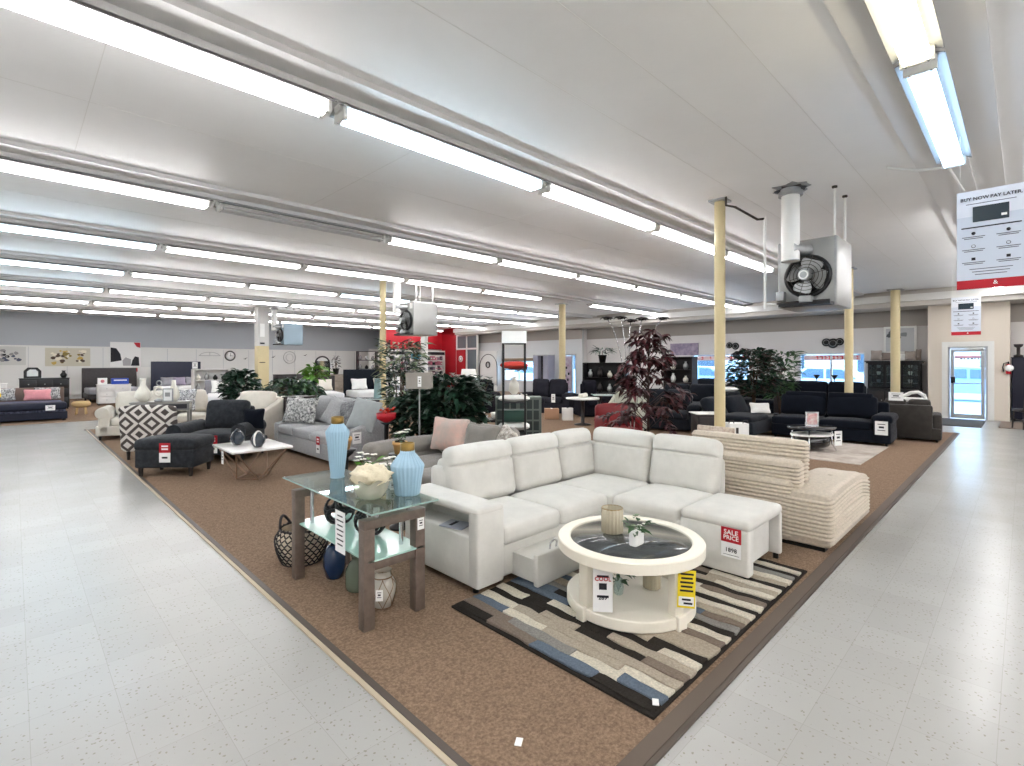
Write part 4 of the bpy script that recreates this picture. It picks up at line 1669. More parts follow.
def leafy(loc, label, h, r, m, seed, n=260, L=.14, W=.06, pot=True, z0=.35, shape='round', stems=5, pm=None, name='potted_plant', m2=None, droop=.3, tips=None):
    t = thing(name, label, 'plant', loc)
    if pot:
        b = B(); b.lathe([(.10, 0), (.14, .24), (.155, .245), (.155, .27), (.135, .27), (.001, .25)], (0, 0, 0), pm or M_black, n=20); b.build('pot', t)
    rr = random.Random(seed)
    b = B()
    for k in range(stems):
        a = 2 * PI * k / stems + rr.random()
        e = r * rr.uniform(.1, .6)
        b.tube([(0, 0, .2), (math.cos(a) * e * .4, math.sin(a) * e * .4, z0 + (h - z0) * .4), (math.cos(a) * e, math.sin(a) * e, h * rr.uniform(.8, .95))], [.012, .009, .004], mat('stem_brown', (84, 66, 50), rough=.8), n=5)
    b.build('stem', t)
    b = B()
    for k in range(n):
        a = rr.random() * 2 * PI
        u = rr.random()
        z = z0 + (h - z0) * u
        if shape == 'round':
            rad = r * math.sqrt(max(0, 1 - (2 * u - 1) ** 2)) ** .7
        elif shape == 'cone':
            rad = r * (1 - u * .8) * (.5 + .5 * min(1, u * 6))
        else:
            rad = r * (.35 + .65 * math.sin(u * PI * .5))
        q = rad * math.sqrt(rr.random())
        p = (math.cos(a) * q, math.sin(a) * q, z)
        d = (math.cos(a + rr.uniform(-.6, .6)), math.sin(a + rr.uniform(-.6, .6)), rr.uniform(-.3, .8))
        b.leaf(p, d, L * rr.uniform(.6, 1.3), W * rr.uniform(.7, 1.3), (m2 if (m2 and rr.random() < .35) else m), droop=droop, roll=rr.uniform(-.6, .6))
    b.build('foliage', t)
    if tips:
        b = B()
        for k in range(22):
            a = rr.random() * 2 * PI
            c_ = (math.cos(a) * r * rr.uniform(.1, .8), math.sin(a) * r * rr.uniform(.1, .8), h * rr.uniform(.94, 1.04))
            for j in range(5):
                b.leaf(c_, (math.cos(j * 1.256), math.sin(j * 1.256), .6), .07, .045, tips, droop=.1)
        b.build('blossoms', t)
    return t


# hexagon-leg marble table with two vases
def wire_table():
    t = thing('wire_base_table', 'white marble-top coffee table on a geometric bronze wire base beside the dark ottoman', 'table', (2.37, 7.56, G))
    b = B(); b.puff((0, 0, .435), (.76, .92, .03), mat('marble_white', (228, 226, 222), rough=.2, var=.12, vscale=6), .006, n=1); b.build('tabletop', t)
    Mb = mat('bronze_wire', (156, 128, 108), rough=.35, metal=.7)
    c = [(-.32, -.40), (.32, -.40), (.32, .40), (-.32, .40)]
    m_ = [(0, -.22), (.20, 0), (0, .22), (-.20, 0)]
    b = B()
    for i in range(4):
        p, q = c[i], c[(i + 1) % 4]
        mid = ((p[0] + q[0]) / 2 * .62, (p[1] + q[1]) / 2 * .62)
        b.cyl((*p, .42), (*mid, .01), .011, Mb, n=6)
        b.cyl((*q, .42), (*mid, .01), .011, Mb, n=6)
        nx = c[(i + 2) % 4]
        mid2 = ((q[0] + nx[0]) / 2 * .62, (q[1] + nx[1]) / 2 * .62)
        b.cyl((*mid, .01), (*mid2, .01), .011, Mb, n=6)
        b.cyl((p[0] * .98, p[1] * .98, .415), (q[0] * .98, q[1] * .98, .415), .007, Mb, n=6)
    b.build('wire_base', t)
    tag(t, T(-.40, -.1, .34) @ RZ(-PI / 2), 'white', .09, .17)
    return t


wire_table()
Mdv = mat('vase_dark_smoke', (44, 52, 62), rough=.15, coat=.5)
for (x, y, l) in ((2.22, 7.70, 'left of two small dark egg vases on the marble-top table'), (2.36, 7.30, 'right of two small dark egg vases on the marble-top table')):
    b = B()
    b.lathe([(.05, 0), (.09, .06), (.095, .11), (.06, .18), (.03, .20), (.024, .19)], (0, 0, 0), Mdv, n=20)
    b.torus((0, 0, 0), .10, .012, M_white if 'right' in l else Mdv, M=T(0, .0, .115) @ RZ(PI / 4) @ RX(PI / 2), n=20, k=6)
    solo(b, 'vase', l, 'vase', (x, y, G + .452))


# dark ottoman and matching armchair
def ottoman():
    t = thing('ottoman', 'charcoal upholstered ottoman with nailhead legs and a red sale ticket, nearest piece on the left carpet edge', 'ottoman', (1.68, 8.66, G), R45 + .06)
    b = B(); b.puff((0, 0, .25), (.80, .56, .26), F_char, .03, n=2, wr=.004); b.build('base', t)
    b = B(); b.puff((0, 0, .44), (.83, .60, .16), F_char, .06, n=5, bulge=(0, 0, .04), wr=.006); b.build('cushion', t)
    for sx in (-1, 1):
        for sy in (-1, 1):
            b = B(); b.cyl((sx * .34, sy * .23, 0), (sx * .34, sy * .23, .14), .022, M_gw, r1=.035, n=10); b.build('leg', t)
    tag(t, T(.03, -.305, .34), 'sale', .15, .27, None)


ottoman()
o = bpy.data.objects['ottoman']; o['label'] = 'charcoal upholstered ottoman with a red sale ticket at the left carpet edge'
t = sofa('armchair', 'oversized charcoal armchair with rounded arms behind the matching ottoman', 'armchair', (2.48, 9.50, G), R45 + .1, 1.20, .98, F_char, n=1, arm='roll', aw=.24, ah=.60, bh=.90, sh=.45, legs=.12)
tag(t, T(.10, -.50, .30), 'sale', .16, .28, None)
pillow((2.86, 9.06, .50), -.6, 'small dark navy pillow leaning on the arm of the charcoal armchair', F_navy, .34, .34, tilt=10)


# diamond patterned accent chair seen from behind
def diamond_mat():
    m = bpy.data.materials.new('diamond_fabric')
    m.use_nodes = True
    nt = m.node_tree
    L = nt.links.new
    b_ = nt.nodes['Principled BSDF']
    b_.inputs['Roughness'].default_value = .9
    co = nt.nodes.new('ShaderNodeTexCoord')
    s_ = nt.nodes.new('ShaderNodeSeparateXYZ')
    L(co.outputs['Object'], s_.inputs[0])

    def math_(op, a, b=None):
        n = nt.nodes.new('ShaderNodeMath')
        n.operation = op
        for i, v in enumerate((a, b)):
            if v is None:
                continue
            if isinstance(v, (int, float)):
                n.inputs[i].default_value = v
            else:
                L(v, n.inputs[i])
        return n.outputs[0]

    def tri(v, sc, off):
        return math_('ABSOLUTE', math_('SUBTRACT', math_('FRACT', math_('ADD', math_('MULTIPLY', v, sc), off)), .5))
    px, pz = tri(s_.outputs['X'], 2.3, .25), tri(s_.outputs['Z'], 2.6, .3)
    d = math_('ADD', px, pz)
    f = math_('FRACT', math_('MULTIPLY', d, 3.0))
    g = math_('GREATER_THAN', f, .5)
    mx = nt.nodes.new('ShaderNodeMixRGB')
    L(g, mx.inputs[0])
    mx.inputs[1].default_value = (.07, .055, .05, 1)
    mx.inputs[2].default_value = (.66, .62, .57, 1)
    L(mx.outputs[0], b_.inputs['Base Color'])
    return m


M_dia = diamond_mat()


def accent():
    t = thing('accent_chair', 'armless-looking accent chair with brown and white diamond pattern, back turned', 'armchair', (1.80, 10.38, G), math.radians(141))
    t.scale = (.93, .93, .93)
    b = B(); b.puff((0, 0, .30), (.86, .80, .30), M_dia, .04, n=2); b.build('seat', t)
    b = B(T(0, .36, .56) @ RX(math.radians(-6))); b.puff((0, 0, 0), (.92, .16, .78), M_dia, .05, n=4, bulge=(0, .03, .03)); b.build('backrest', t)
    for s in (-1, 1):
        b = B(); b.puff((s * .44, -.02, .42), (.12, .74, .42), F_cream if s > 0 else M_dia, .05, n=3); b.build('arm', t)
    for sx in (-1, 1):
        for sy in (-1, 1):
            b = B(); b.cyl((sx * .36, sy * .33, 0), (sx * .36, sy * .33, .16), .02, M_gw, r1=.034, n=10); b.build('leg', t)


accent()
bpy.data.objects['accent_chair']['label'] = 'accent chair with brown and cream diamond pattern, back turned to the aisle'
sofa('rolled_arm_sofa', 'cream sofa with big rolled arms beyond the diamond-patterned chair', 'sofa', (2.35, 13.45, G), -math.radians(14), 2.2, .95, F_cream, n=3, arm='roll', aw=.25, ah=.66, bh=.92, legs=.09)


def console_mirrored():
    t = thing('mirrored_console', 'silver framed console table standing behind the diamond-patterned chair', 'table', (2.1, 12.0, G), -math.radians(20))
    Mc = mat('silver_frame', (150, 148, 144), rough=.3, metal=.6)
    b = B(); b.bb(-.5, .5, -.18, .18, .80, .83, Mc); b.build('tabletop', t)
    b = B(); b.bb(-.48, .48, -.17, .17, .66, .80, mat('mirror_grey', (166, 166, 164), rough=.15, metal=.5)); b.bb(-.44, .44, -.18, -.165, .69, .78, M_ink); b.build('drawer_front', t)
    for sx in (-1, 1):
        for sy in (-1, 1):
            b = B(); b.bb(sx * .46 - .02, sx * .46 + .02, sy * .15 - .02, sy * .15 + .02, 0, .66, Mc); b.build('leg', t)


console_mirrored()
CZ = G + .831
wv = mat('ceramic_cream', (226, 222, 210), rough=.35)


def vz(x, y, z, lab, prof, m):
    b = B(); b.lathe(prof, (0, 0, 0), m, n=18); solo(b, 'vase', lab, 'vase', (x, y, z))


vz(1.80, 12.10, CZ, 'cream gourd vase, leftmost on the silver console', [(.05, 0), (.14, .10), (.12, .2), (.05, .32), (.045, .42), (.06, .46)], wv)
vz(2.28, 11.93, CZ, 'cream bottle vase, rightmost on the silver console', [(.05, 0), (.10, .08), (.09, .2), (.04, .32), (.035, .42)], wv)
t = thing('table_lamp', 'ornate grey figure ornament in the middle of the silver console', 'ornament', (2.05, 12.02, CZ))
t.name = 'ornament'
b = B(); b.lathe([(.08, 0), (.08, .03), (.03, .06)], (0, 0, 0), M_steel, n=16); b.build('base', t)
b = B(); b.torus((0, 0, 0), .09, .02, wv, M=T(0, 0, .20) @ RZ(R45) @ RX(PI / 2)); b.torus((0, 0, 0), .05, .012, M_steel, M=T(0, 0, .36) @ RZ(R45) @ RX(PI / 2)); b.build('ring', t)
t = thing('picture_frame', 'small framed white card on the silver console', 'frame', (2.17, 11.86, CZ), R45)
b = B(); b.box((0, 0, .13), (.20, .02, .26), M_steel); b.build('frame', t)
b = B(); b.box((0, -.012, .13), (.16, .004, .22), M_paper); b.box((0, -.015, .14), (.10, .002, .08), mat('print_grey', (150, 150, 150))); b.build('card', t)

# cream swoop armchair
sofa('armchair', 'cream armchair with swooping arms, between the charcoal armchair and the light grey sofa', 'armchair', (3.28, 10.62, G), R45 - .1, 1.0, .92, F_cream, n=1, arm='slope', aw=.12, ah=.68, bh=.98, legs=.10)

# light grey sofa with pillows
t = sofa('sofa', 'light grey tweed sofa with scatter pillows, facing the marble-top table', 'sofa', (3.92, 8.55, G), -PI / 2, 2.42, 1.0, F_grey, n=3, arm='slope', aw=.16, ah=.50, bh=.92, sh=.46, legs=.07)
tag(t, T(.72, -.50, .30), 'sale', .12, .26, None)
tag(t, T(1.225, -.1, .42) @ RZ(PI / 2), 'white', .15, .18)


def pat(b, w, h, t_):
    pass


F_leafp = mat('fabric_black_white_print', (216, 216, 212), rough=.9, var=.5, vscale=26, rgb2=(52, 54, 60))
pillow((3.72, 9.25, .50), R45 - .2, 'black and white printed pillow at the far arm of the light grey sofa', F_leafp, .66, .48)
pillow((3.80, 9.62, .50), -PI / 2 - .2, 'printed pillow tucked behind the other one at the far arm of the light grey sofa', F_leafp, .50, .48, tilt=14)
pillow((4.02, 8.55, .50), -PI / 2 + .1, 'pale grey pillow in the middle of the light grey sofa', F_grey, .5, .5, tilt=26, spin=12)
pillow((4.05, 7.52, .50), -PI / 2 + .35, 'large soft grey pillow at the near arm of the light grey sofa', fabric('fabric_silver', (172, 178, 178), var=.1), .58, .52, tilt=22, spin=8)
pillow((4.06, 8.05, .50), -PI / 2 + .2, 'dark grey patterned pillow behind the large soft grey one', mat('fabric_grey_print', (150, 150, 150), rough=.9, var=.4, vscale=20, rgb2=(84, 86, 90)), .46, .46, tilt=20, spin=-14)


# dark cabinet between cream chair and grey sofa
def cabinet(name, label, loc, rz, w, d, h, m, doors=2, drawers=0, cols=1, legs=.06, knob=None, cat='cabinet', inset=.01, plinth=False):
    t = thing(name, label, cat, loc, rz)
    b = B(); b.bb(-w / 2, w / 2, -d / 2, d / 2, legs, h - .025, m, .004); b.build('body', t)
    b = B(); b.bb(-w / 2 - .015, w / 2 + .015, -d / 2 - .02, d / 2 + .005, h - .025, h, m, .004); b.build('top', t)
    knob = knob or M_steel
    z0, z1 = legs + .03, h - .05
    if drawers:
        for c_ in range(cols):
            for k in range(drawers):
                cw = (w - .04) / cols
                ch = (z1 - z0) / drawers
                x = -w / 2 + .02 + cw * (c_ + .5)
                z = z0 + ch * (k + .5)
                b = B(); b.box((x, -d / 2 - .008, z), (cw - .02, .018, ch - .02), m, bev=.004); o_ = b.build('drawer', t)
                b = B(); b.cyl((x, -d / 2 - .017, z), (x, -d / 2 - .04, z), .014, knob, n=10); b.build('knob', o_)
    else:
        for c_ in range(doors):
            cw = (w - .03) / doors
            x = -w / 2 + .015 + cw * (c_ + .5)
            b = B(); b.box((x, -d / 2 - .008, (z0 + z1) / 2), (cw - .01, .018, z1 - z0), m, bev=.004); o_ = b.build('door', t)
            s = 1 if c_ % 2 == 0 else -1
            b = B(); b.box((x + s * (cw / 2 - .04), -d / 2 - .028, (z0 + z1) / 2), (.012, .02, .14), knob); b.build('handle', o_)
    for sx in (-1, 1):
        for sy in (-1, 1):
            b = B(); b.cyl((sx * (w / 2 - .04), sy * (d / 2 - .04), 0), (sx * (w / 2 - .04), sy * (d / 2 - .04), legs + .01), .016, M_black, r1=.022, n=8); b.build('leg', t)
    return t


M_dkw = mat('wood_espresso', (46, 40, 40), rough=.45, var=.3, vscale=12)
M_wtw = mat('wood_white', (224, 224, 222), rough=.45)
cabinet('side_cabinet', 'dark espresso end cabinet between the cream armchair and the light grey sofa', (4.15, 10.35, G), -PI / 2 + .5, .42, .45, .92, M_dkw, drawers=3)

# tall plants and lamp in the middle
leafy((4.80, 6.25, G), 'dense dark green bushy plant topped with white blooms, left of the shelving tower', 1.36, .50, M_leafd, 11, n=1000, L=.22, W=.09, z0=.55, tips=M_bloom)
leafy((5.1, 8.1, G), 'tall feathery green tree with pale flower clusters, right of the slim cream post', 1.98, .42, M_leafd, 12, n=760, L=.20, W=.05, z0=.6, shape='vase', m2=M_leafs, tips=None)
leafy((4.80, 7.10, G), 'low dark green bush below the square-shade floor lamp', 1.05, .42, M_leafd, 13, n=800, L=.20, W=.08, z0=.2)
t = thing('floor_lamp', 'floor lamp with a square taupe shade and slim nickel pole in front of the plants', 'lamp', (3.98, 5.85, G))
b = B(); b.lathe([(.001, 0), (.15, 0), (.15, .02), (.02, .03)], (0, 0, 0), M_steel, n=24); b.build('base', t)
b = B(); b.cyl((0, 0, .02), (0, 0, 1.32), .011, M_steel, n=10); b.build('pole', t)
b = B(RZ(R45)); 
b.prism([(-.17, -.10), (.17, -.10), (.15, .0), (.17, .10), (-.17, .10)], .22, mat('shade_taupe', (150, 144, 136), rough=.9), z0=1.24)
b.build('lamp_shade', t)
tag(t, T(.0, 0, 1.35) @ RZ(R45) @ T(.02, -.105, -.01), 'white', .05, .14)
# red flower stand
t = thing('flower_stand', 'black stand with a red glossy bowl between the light grey sofa and the lamp', 'stand', (3.98, 6.72, G))
b = B(); b.lathe([(.10, 0), (.10, .02), (.03, .06), (.03, .66), (.09, .70)], (0, 0, 0), M_black, n=16); b.build('column', t)
b = B(); b.lathe([(.03, .70), (.14, .76), (.15, .84), (.13, .84), (.001, .76)], (0, 0, 0), M_red, n=20); b.build('bowl', t)
b = B(); sprig(b, (0, 0, .82), 24, .14, 1.4, mat('petal_orange_red', (214, 60, 36), rough=.6), .06, 3); b.build('flowers', t)

# taupe loveseat behind the sectional, with pillows
sofa('loveseat', 'taupe grey loveseat with a loose-cushion back, directly behind the left wing of the pale sectional', 'sofa', (3.65, 4.75, G), -PI / 2, 1.90, 1.25, F_taupe, n=2, arm='pillow', aw=.26, ah=.60, bh=.80, sh=.40, legs=.04)
bpy.data.objects['loveseat']['label'] = 'taupe grey loveseat directly behind the left wing of the pale sectional'
pillow((3.86, 5.02, .50), -PI / 2 + .12, 'large blush pink and grey pillow at the far end of the taupe loveseat', F_pink, .60, .42, t_=.2, tilt=12)
pillow((3.92, 4.50, .48), -PI / 2, 'plain grey pillow in the middle of the taupe loveseat', F_taupe, .58, .40, t_=.2, tilt=14)
pillow((3.95, 4.12, .52), -PI / 2 - .35, 'cream pillow with a dark animal print at the near end of the taupe loveseat', mat('fabric_spot', (216, 210, 198), rough=.9, var=.5, vscale=16, rgb2=(110, 98, 90)), .38, .36, tilt=22, spin=12)


# shelving tower
def etagere():
    t = thing('shelving_tower', 'tall narrow black metal shelf tower with a slanted white top, middle of the store', 'shelf', (5.29, 5.32, G), R45)
    w, d, h = .32, .30, 1.88
    for sx in (-1, 1):
        for sy in (-1, 1):
            b = B(); b.bb(sx * w / 2 - .014, sx * w / 2 + .014, sy * d / 2 - .014, sy * d / 2 + .014, 0, h, M_black); b.build('upright', t)
    for z in (.10, .60, 1.02, 1.50, h):
        b = B(); b.bb(-w / 2, w / 2, -d / 2, d / 2, z - .012, z, M_black); b.build('shelf', t)
    b = B(); b.prism([(-d / 2 - .05, h), (d / 2, h), (d / 2, h + .18), (-d / 2 + .03, h + .18)], w + .04, M_white, M=T(w / 2 + .02, 0, 0) @ RZ(-0) @ Matrix(((0, 0, -1, 0), (1, 0, 0, 0), (0, 1, 0, 0), (0, 0, 0, 1))))
    b.build('display_top', t)


etagere()


def flat_pillow(loc, rz, label, m, w=.4, d=.4, h=.12):
    def fn(p, u):
        e = max(abs(u[0]), abs(u[1]))
        p.z *= 1 - .8 * e ** 3
        return p
    b = B(); b.puff((0, 0, h / 2), (w, d, h), m, .03, n=(6, 6, 2), fn=fn, wr=.006)
    solo(b, 'folded_pillow', label, 'pillow', loc, rz)


flat_pillow((5.29, 5.32, G + 1.50), R45, 'coral red pillow on the top shelf of the black shelf tower', mat('fabric_coral', (206, 70, 58), rough=.9), .42, .30)
flat_pillow((5.29, 5.32, G + 1.02), R45, 'white fluffy pillow on the middle shelf of the black shelf tower', F_white, .46, .32, .10)
flat_pillow((5.29, 5.32, G + .60), R45, 'white fur pillow on the lower shelf of the black shelf tower', F_white, .46, .32, .12)
t = thing('storage_box', 'dark green box under the white pillow on the shelf tower', 'box', (5.29, 5.32, G + .835), R45)
b = B(); b.bb(-.15, .15, -.13, .13, 0, .16, mat('box_green', (34, 66, 56), rough=.6), .005); b.build('body', t)
b = B(); b.bb(-.155, .155, -.135, .135, .145, .17, mat('box_green', (34, 66, 56)), .004); b.build('lid', t)
t.location.z = G + .60 + .13
b = B(); b.lathe([(.03, 0), (.08, .05), (.07, .16), (.03, .22), (.035, .26)], (0, 0, 0), wv, n=16); solo(b, 'vase', 'cream vase on the shelf just below the coral pillow', 'vase', (5.27, 5.30, G + 1.13))


def lattice_cab():
    t = thing('lattice_cabinet', 'grey-green low cabinet with square lattice glass doors, right of the shelf tower', 'cabinet', (6.25, 5.95, G), R45)
    Mg = mat('paint_grey_green', (108, 118, 112), rough=.6)
    b = B(); b.bb(-.55, .22, -.2, .2, .05, 1.02, Mg); b.build('body', t)
    for k in range(2):
        x = -.36 + k * .38
        b = B(); b.bb(x - .17, x + .17, -.22, -.2, .1, .98, mat('lattice_dark', (50, 60, 60), rough=.3)); dr = b.build('door', t)
        b = B()
        for i in range(4):
            b.bb(x - .17 + i * .113 - .012, x - .17 + i * .113 + .012, -.235, -.22, .1, .98, Mg)
        for i in range(6):
            b.bb(x - .18, x + .18, -.235, -.22, .09 + i * .178, .115 + i * .178, Mg)
        b.build('lattice', dr)


lattice_cab()
# black bench/table with white candles beside the tower
t = thing('black_side_table', 'low black side table with glass bowls, left of the shelf tower', 'table', (6.4, 7.35, G), R45)
b = B(); b.bb(-.5, .5, -.25, .25, .48, .52, M_black); b.build('tabletop', t)
for sx in (-1, 1):
    for sy in (-1, 1):
        b = B(); b.bb(sx * .46 - .02, sx * .46 + .02, sy * .21 - .02, sy * .21 + .02, 0, .48, M_black); b.build('leg', t)
for k, (x, l) in enumerate(((-.3, 'leftmost'), (0, 'middle'), (.28, 'rightmost'))):
    p = Matrix.Rotation(R45, 4, 'Z') @ Vector((x, 0, 0))
    b = B(); b.lathe([(.03, 0), (.08, .04), (.09, .12), (.08, .12), (.001, .03)], (0, 0, 0), wv if k % 2 else M_bloom, n=14); solo(b, 'bowl', l + ' pale bowl on the low black table left of the shelf tower', 'bowl', (6.4 + p.x, 7.35 + p.y, G + .521))
# white carved side ornament by the tower
leafy((6.7, 6.6, G), 'white blossoming branches in a pot just left of the shelf tower', 1.0, .25, M_bloom, 21, n=90, L=.1, W=.05, z0=.5)

# ------------------------------------------------ recliners and things towards the far front wall


def recliner(loc, rz, label, m, n=2, w=1.7):
    return sofa('recliner_sofa' if n > 1 else 'recliner', label, 'recliner', loc, rz, w, 1.0, m, n=n, arm='pillow', aw=.26, ah=.62, bh=1.02, sh=.48, legs=.03)


t = recliner((12.2, 10.75, G), -PI / 2 + .5, 'dark grey two-seat recliner sofa left of the pale post by the poster door', F_rec, 2, 1.65)
tag(t, T(.3, -.52, .5), 'white', .12, .26)
recliner((12.4, 9.15, G), -PI / 2 + .9, 'black single recliner in front of the poster-covered door', F_blk, 1, .98)
t = thing('dining_table', 'small round white-topped table with a dark leg in front of the recliners', 'table', (10.45, 8.0, G))
b = B(); b.lathe([(.001, .66), (.42, .66), (.43, .67), (.43, .70), (.001, .70)], (0, 0, 0), M_white, n=32); b.build('tabletop', t)
b = B(); b.lathe([(.22, 0), (.22, .02), (.05, .05), (.045, .6), (.12, .66)], (0, 0, 0), M_gw, n=16); b.build('pedestal', t)
b = B(); b.puff((0, 0, .06), (.24, .18, .12), wv, .05, n=3, wr=.03); solo(b, 'ornament', 'white lumpy ornament on the small round table near the recliners', 'ornament', (10.45, 8.0, G + .701))
for k, (x, y, m_, w, h, l) in enumerate(((10.9, 9.45, mat('box_tan', (176, 138, 110), rough=.8), .40, .30, 'tan carton on the floor by the foot of the dark grey recliner sofa'), (11.0, 8.95, M_paper, .30, .34, 'white carton on the floor between the recliners and the round table'))):
    t = thing('carton', l, 'box', (x, y, G), R45)
    b = B(); b.bb(-w / 2, w / 2, -w / 3, w / 3, 0, h, m_, .004); b.build('body', t)
    b = B(); b.box((0, 0, h + .001), (.05, w * .66, .002), M_paper if k == 0 else M_ink); b.build('tape', t)


def dining_set(loc, rz, label, top, leg):
    t = thing('dining_table', label, 'table', loc, rz)
    b = B(); b.bb(-.5, .5, -.32, .32, .72, .75, top, .005); b.build('tabletop', t)
    for s in (-1, 1):
        b = B(); b.cyl((s * .4, -.28, 0), (s * .3, .25, .72), .025, leg, n=8); b.cyl((s * .4, .28, 0), (s * .3, -.25, .72), .025, leg, n=8); b.build('trestle', t)
    return t


dining_set((11.5, 7.85, G), R45, 'glass-topped dining table on black crossed legs left of the burgundy tree', mat('glass_top_pale', (186, 200, 200), rough=.1), M_black)


def chair(loc, rz, label, m, leg, h=.95, group=None, seatm=None, frame_back=True, name='dining_chair'):
    t = thing(name, label, 'chair', loc, rz, group)
    b = B(); b.puff((0, 0, .45), (.44, .44, .07), seatm or m, .02, n=2); b.build('seat', t)
    b = B()
    for s in (-1, 1):
        b.tube([(s * .19, .20, .45), (s * .19, .22, .7), (s * .18, .29, h)], .018, leg)
    b.puff((0, .285, h - .06), (.42, .035, .10), leg, .012, n=1)
    for k in range(5):
        b.tube([(-.14 + .07 * k, .21, .48), (-.14 + .07 * k, .23, .7), (-.14 + .07 * k, .28, h - .08)], .008, leg, n=5)
    b.build('backrest', t)
    for sx in (-1, 1):
        for sy in (-1, 1):
            b = B(); b.cyl((sx * .20, sy * .20, 0), (sx * .18, sy * .18, .42), .014, leg, r1=.02, n=8); b.build('leg', t)
    return t


sofa('armchair', 'pale green-grey upholstered chair left of the burgundy tree, beyond the red chair', 'armchair', (9.9, 6.35, G), -PI / 2 + .3, .85, .85, fabric('fabric_pale_green', (176, 178, 164)), n=1, arm='slope', aw=.10, ah=.6, bh=.92, legs=.1)
# black bookcase with palm left of the burgundy tree


def open_shelf(loc, rz, label, w, h, d, m, n=4, back=True, name='bookcase'):
    t = thing(name, label, 'shelf', loc, rz)
    b = B()
    for s in (-1, 1):
        b.bb(s * w / 2 - .02, s * w / 2 + .02, -d / 2, d / 2, 0, h, m)
    if back:
        b.bb(-w / 2, w / 2, d / 2 - .015, d / 2, 0, h, m)
    b.build('case', t)
    for k in range(n + 1):
        b = B(); b.bb(-w / 2, w / 2, -d / 2, d / 2, .04 + k * (h - .06) / n, .065 + k * (h - .06) / n, m); b.build('shelf', t)
    return t


def shelf_goods(loc, rz, w, h, d, n, per, seed, where, mats_, z0=.065):
    rr = random.Random(seed)
    names = ['lower shelf', 'second shelf', 'third shelf', 'fourth shelf', 'top shelf', 'very top']
    words_ = ['leftmost', 'second from left', 'third from left', 'fourth from left', 'fifth from left', 'sixth from left']
    for k in range(n):
        for j in range(per):
            x = -w / 2 + w * (j + .5) / per
            z = z0 + k * (h - .06) / n
            v = Matrix.Rotation(rz, 4, 'Z') @ Vector((x, -d * .15, 0))
            s = (h - .06) / n * rr.uniform(.4, .72)
            m_ = rr.choice(mats_)
            b = B(); r_ = min(w / per * .32, .09)
            b.lathe([(r_ * .6, 0), (r_, s * .3), (r_ * .9, s * .6), (r_ * .35, s * .85), (r_ * .45, s)], (0, 0, 0), m_, n=10)
            solo(b, 'decor_jar', '%s ornament, %s %s' % (words_[j], names[k], where), 'ornament', (loc[0] + v.x, loc[1] + v.y, loc[2] + z + .001), 0, 'ornaments ' + where)


open_shelf((14.6, 10.2, G), -PI / 2 + .3, 'black open bookcase behind the left side of the burgundy tree', 1.5, 1.6, .35, M_black, 3)
shelf_goods((14.6, 10.2, G), -PI / 2 + .3, 1.4, 1.6, .35, 3, 4, 5, 'of the bookcase left of the burgundy tree', [wv, M_steel, M_white, M_dkw])
leafy((14.5, 10.25, G + 1.6), 'small dark palm standing on top of the black bookcase', .48, .32, M_leafd, 31, n=60, L=.28, W=.05, pot=True, z0=.35, stems=2)
bpy.data.objects['potted_plant'].name = 'potted_plant'
t = open_shelf((16.2, 8.25, G), -PI / 2, 'dark narrow display case to the right of the burgundy tree', 1.0, 1.8, .4, M_dkw, 4)
shelf_goods((16.2, 8.25, G), -PI / 2, .9, 1.8, .4, 4, 2, 6, 'of the display case behind the burgundy tree', [wv, M_steel, M_white])


# burgundy ficus
def burgundy():
    t = thing('artificial_tree', 'burgundy-leaved indoor tree rising behind the corner of the pale sectional', 'tree', (7.15, 4.18, G))
    b = B(); b.puff((0, 0, .17), (.36, .36, .34), mat('pot_amber_wood', (178, 128, 62), rough=.6), .02, n=1); b.build('pot', t)
    Mb = mat('leaf_burgundy', (62, 26, 32), rough=.45, var=.4, vscale=9)
    Mb2 = mat('leaf_plum', (92, 40, 46), rough=.4, var=.3, vscale=9)
    rr = random.Random(8)
    b = B()
    tips = []
    for k in range(58):
        a = rr.random() * 2 * PI
        u = (k + .5) / 58
        z = .65 + 1.42 * u
        r = .82 * (1 - u * .70) * rr.uniform(.6, 1.05)
        e = (math.cos(a) * r, math.sin(a) * r, z + rr.uniform(-.18, .12))
        m_ = (math.cos(a) * r * .5, math.sin(a) * r * .5, z + .05)
        b.tube([(0, 0, z - .15), m_, e], [.008, .005, .003], mat('bark_dark', (58, 44, 40), rough=.9), n=4)
        for j in range(15):
            w_ = j / 14
            tips.append((Vector(m_) * (1 - w_) + Vector(e) * w_, a))
    b.tube([(0, 0, .3), (.02, .01, 1.0), (0, 0, 2.05)], [.022, .016, .008], mat('bark_dark', (58, 44, 40), rough=.9))
    b.build('branches', t)
    b = B()
    for p, a in tips:
        aa = a + rr.uniform(-1.4, 1.4)
        b.leaf(p, (math.cos(aa), math.sin(aa), rr.uniform(-.5, .4)), rr.uniform(.11, .20), rr.uniform(.05, .08), Mb if rr.random() < .7 else Mb2, droop=.45, roll=rr.uniform(-.5, .5))
    b.build('foliage', t)


burgundy()

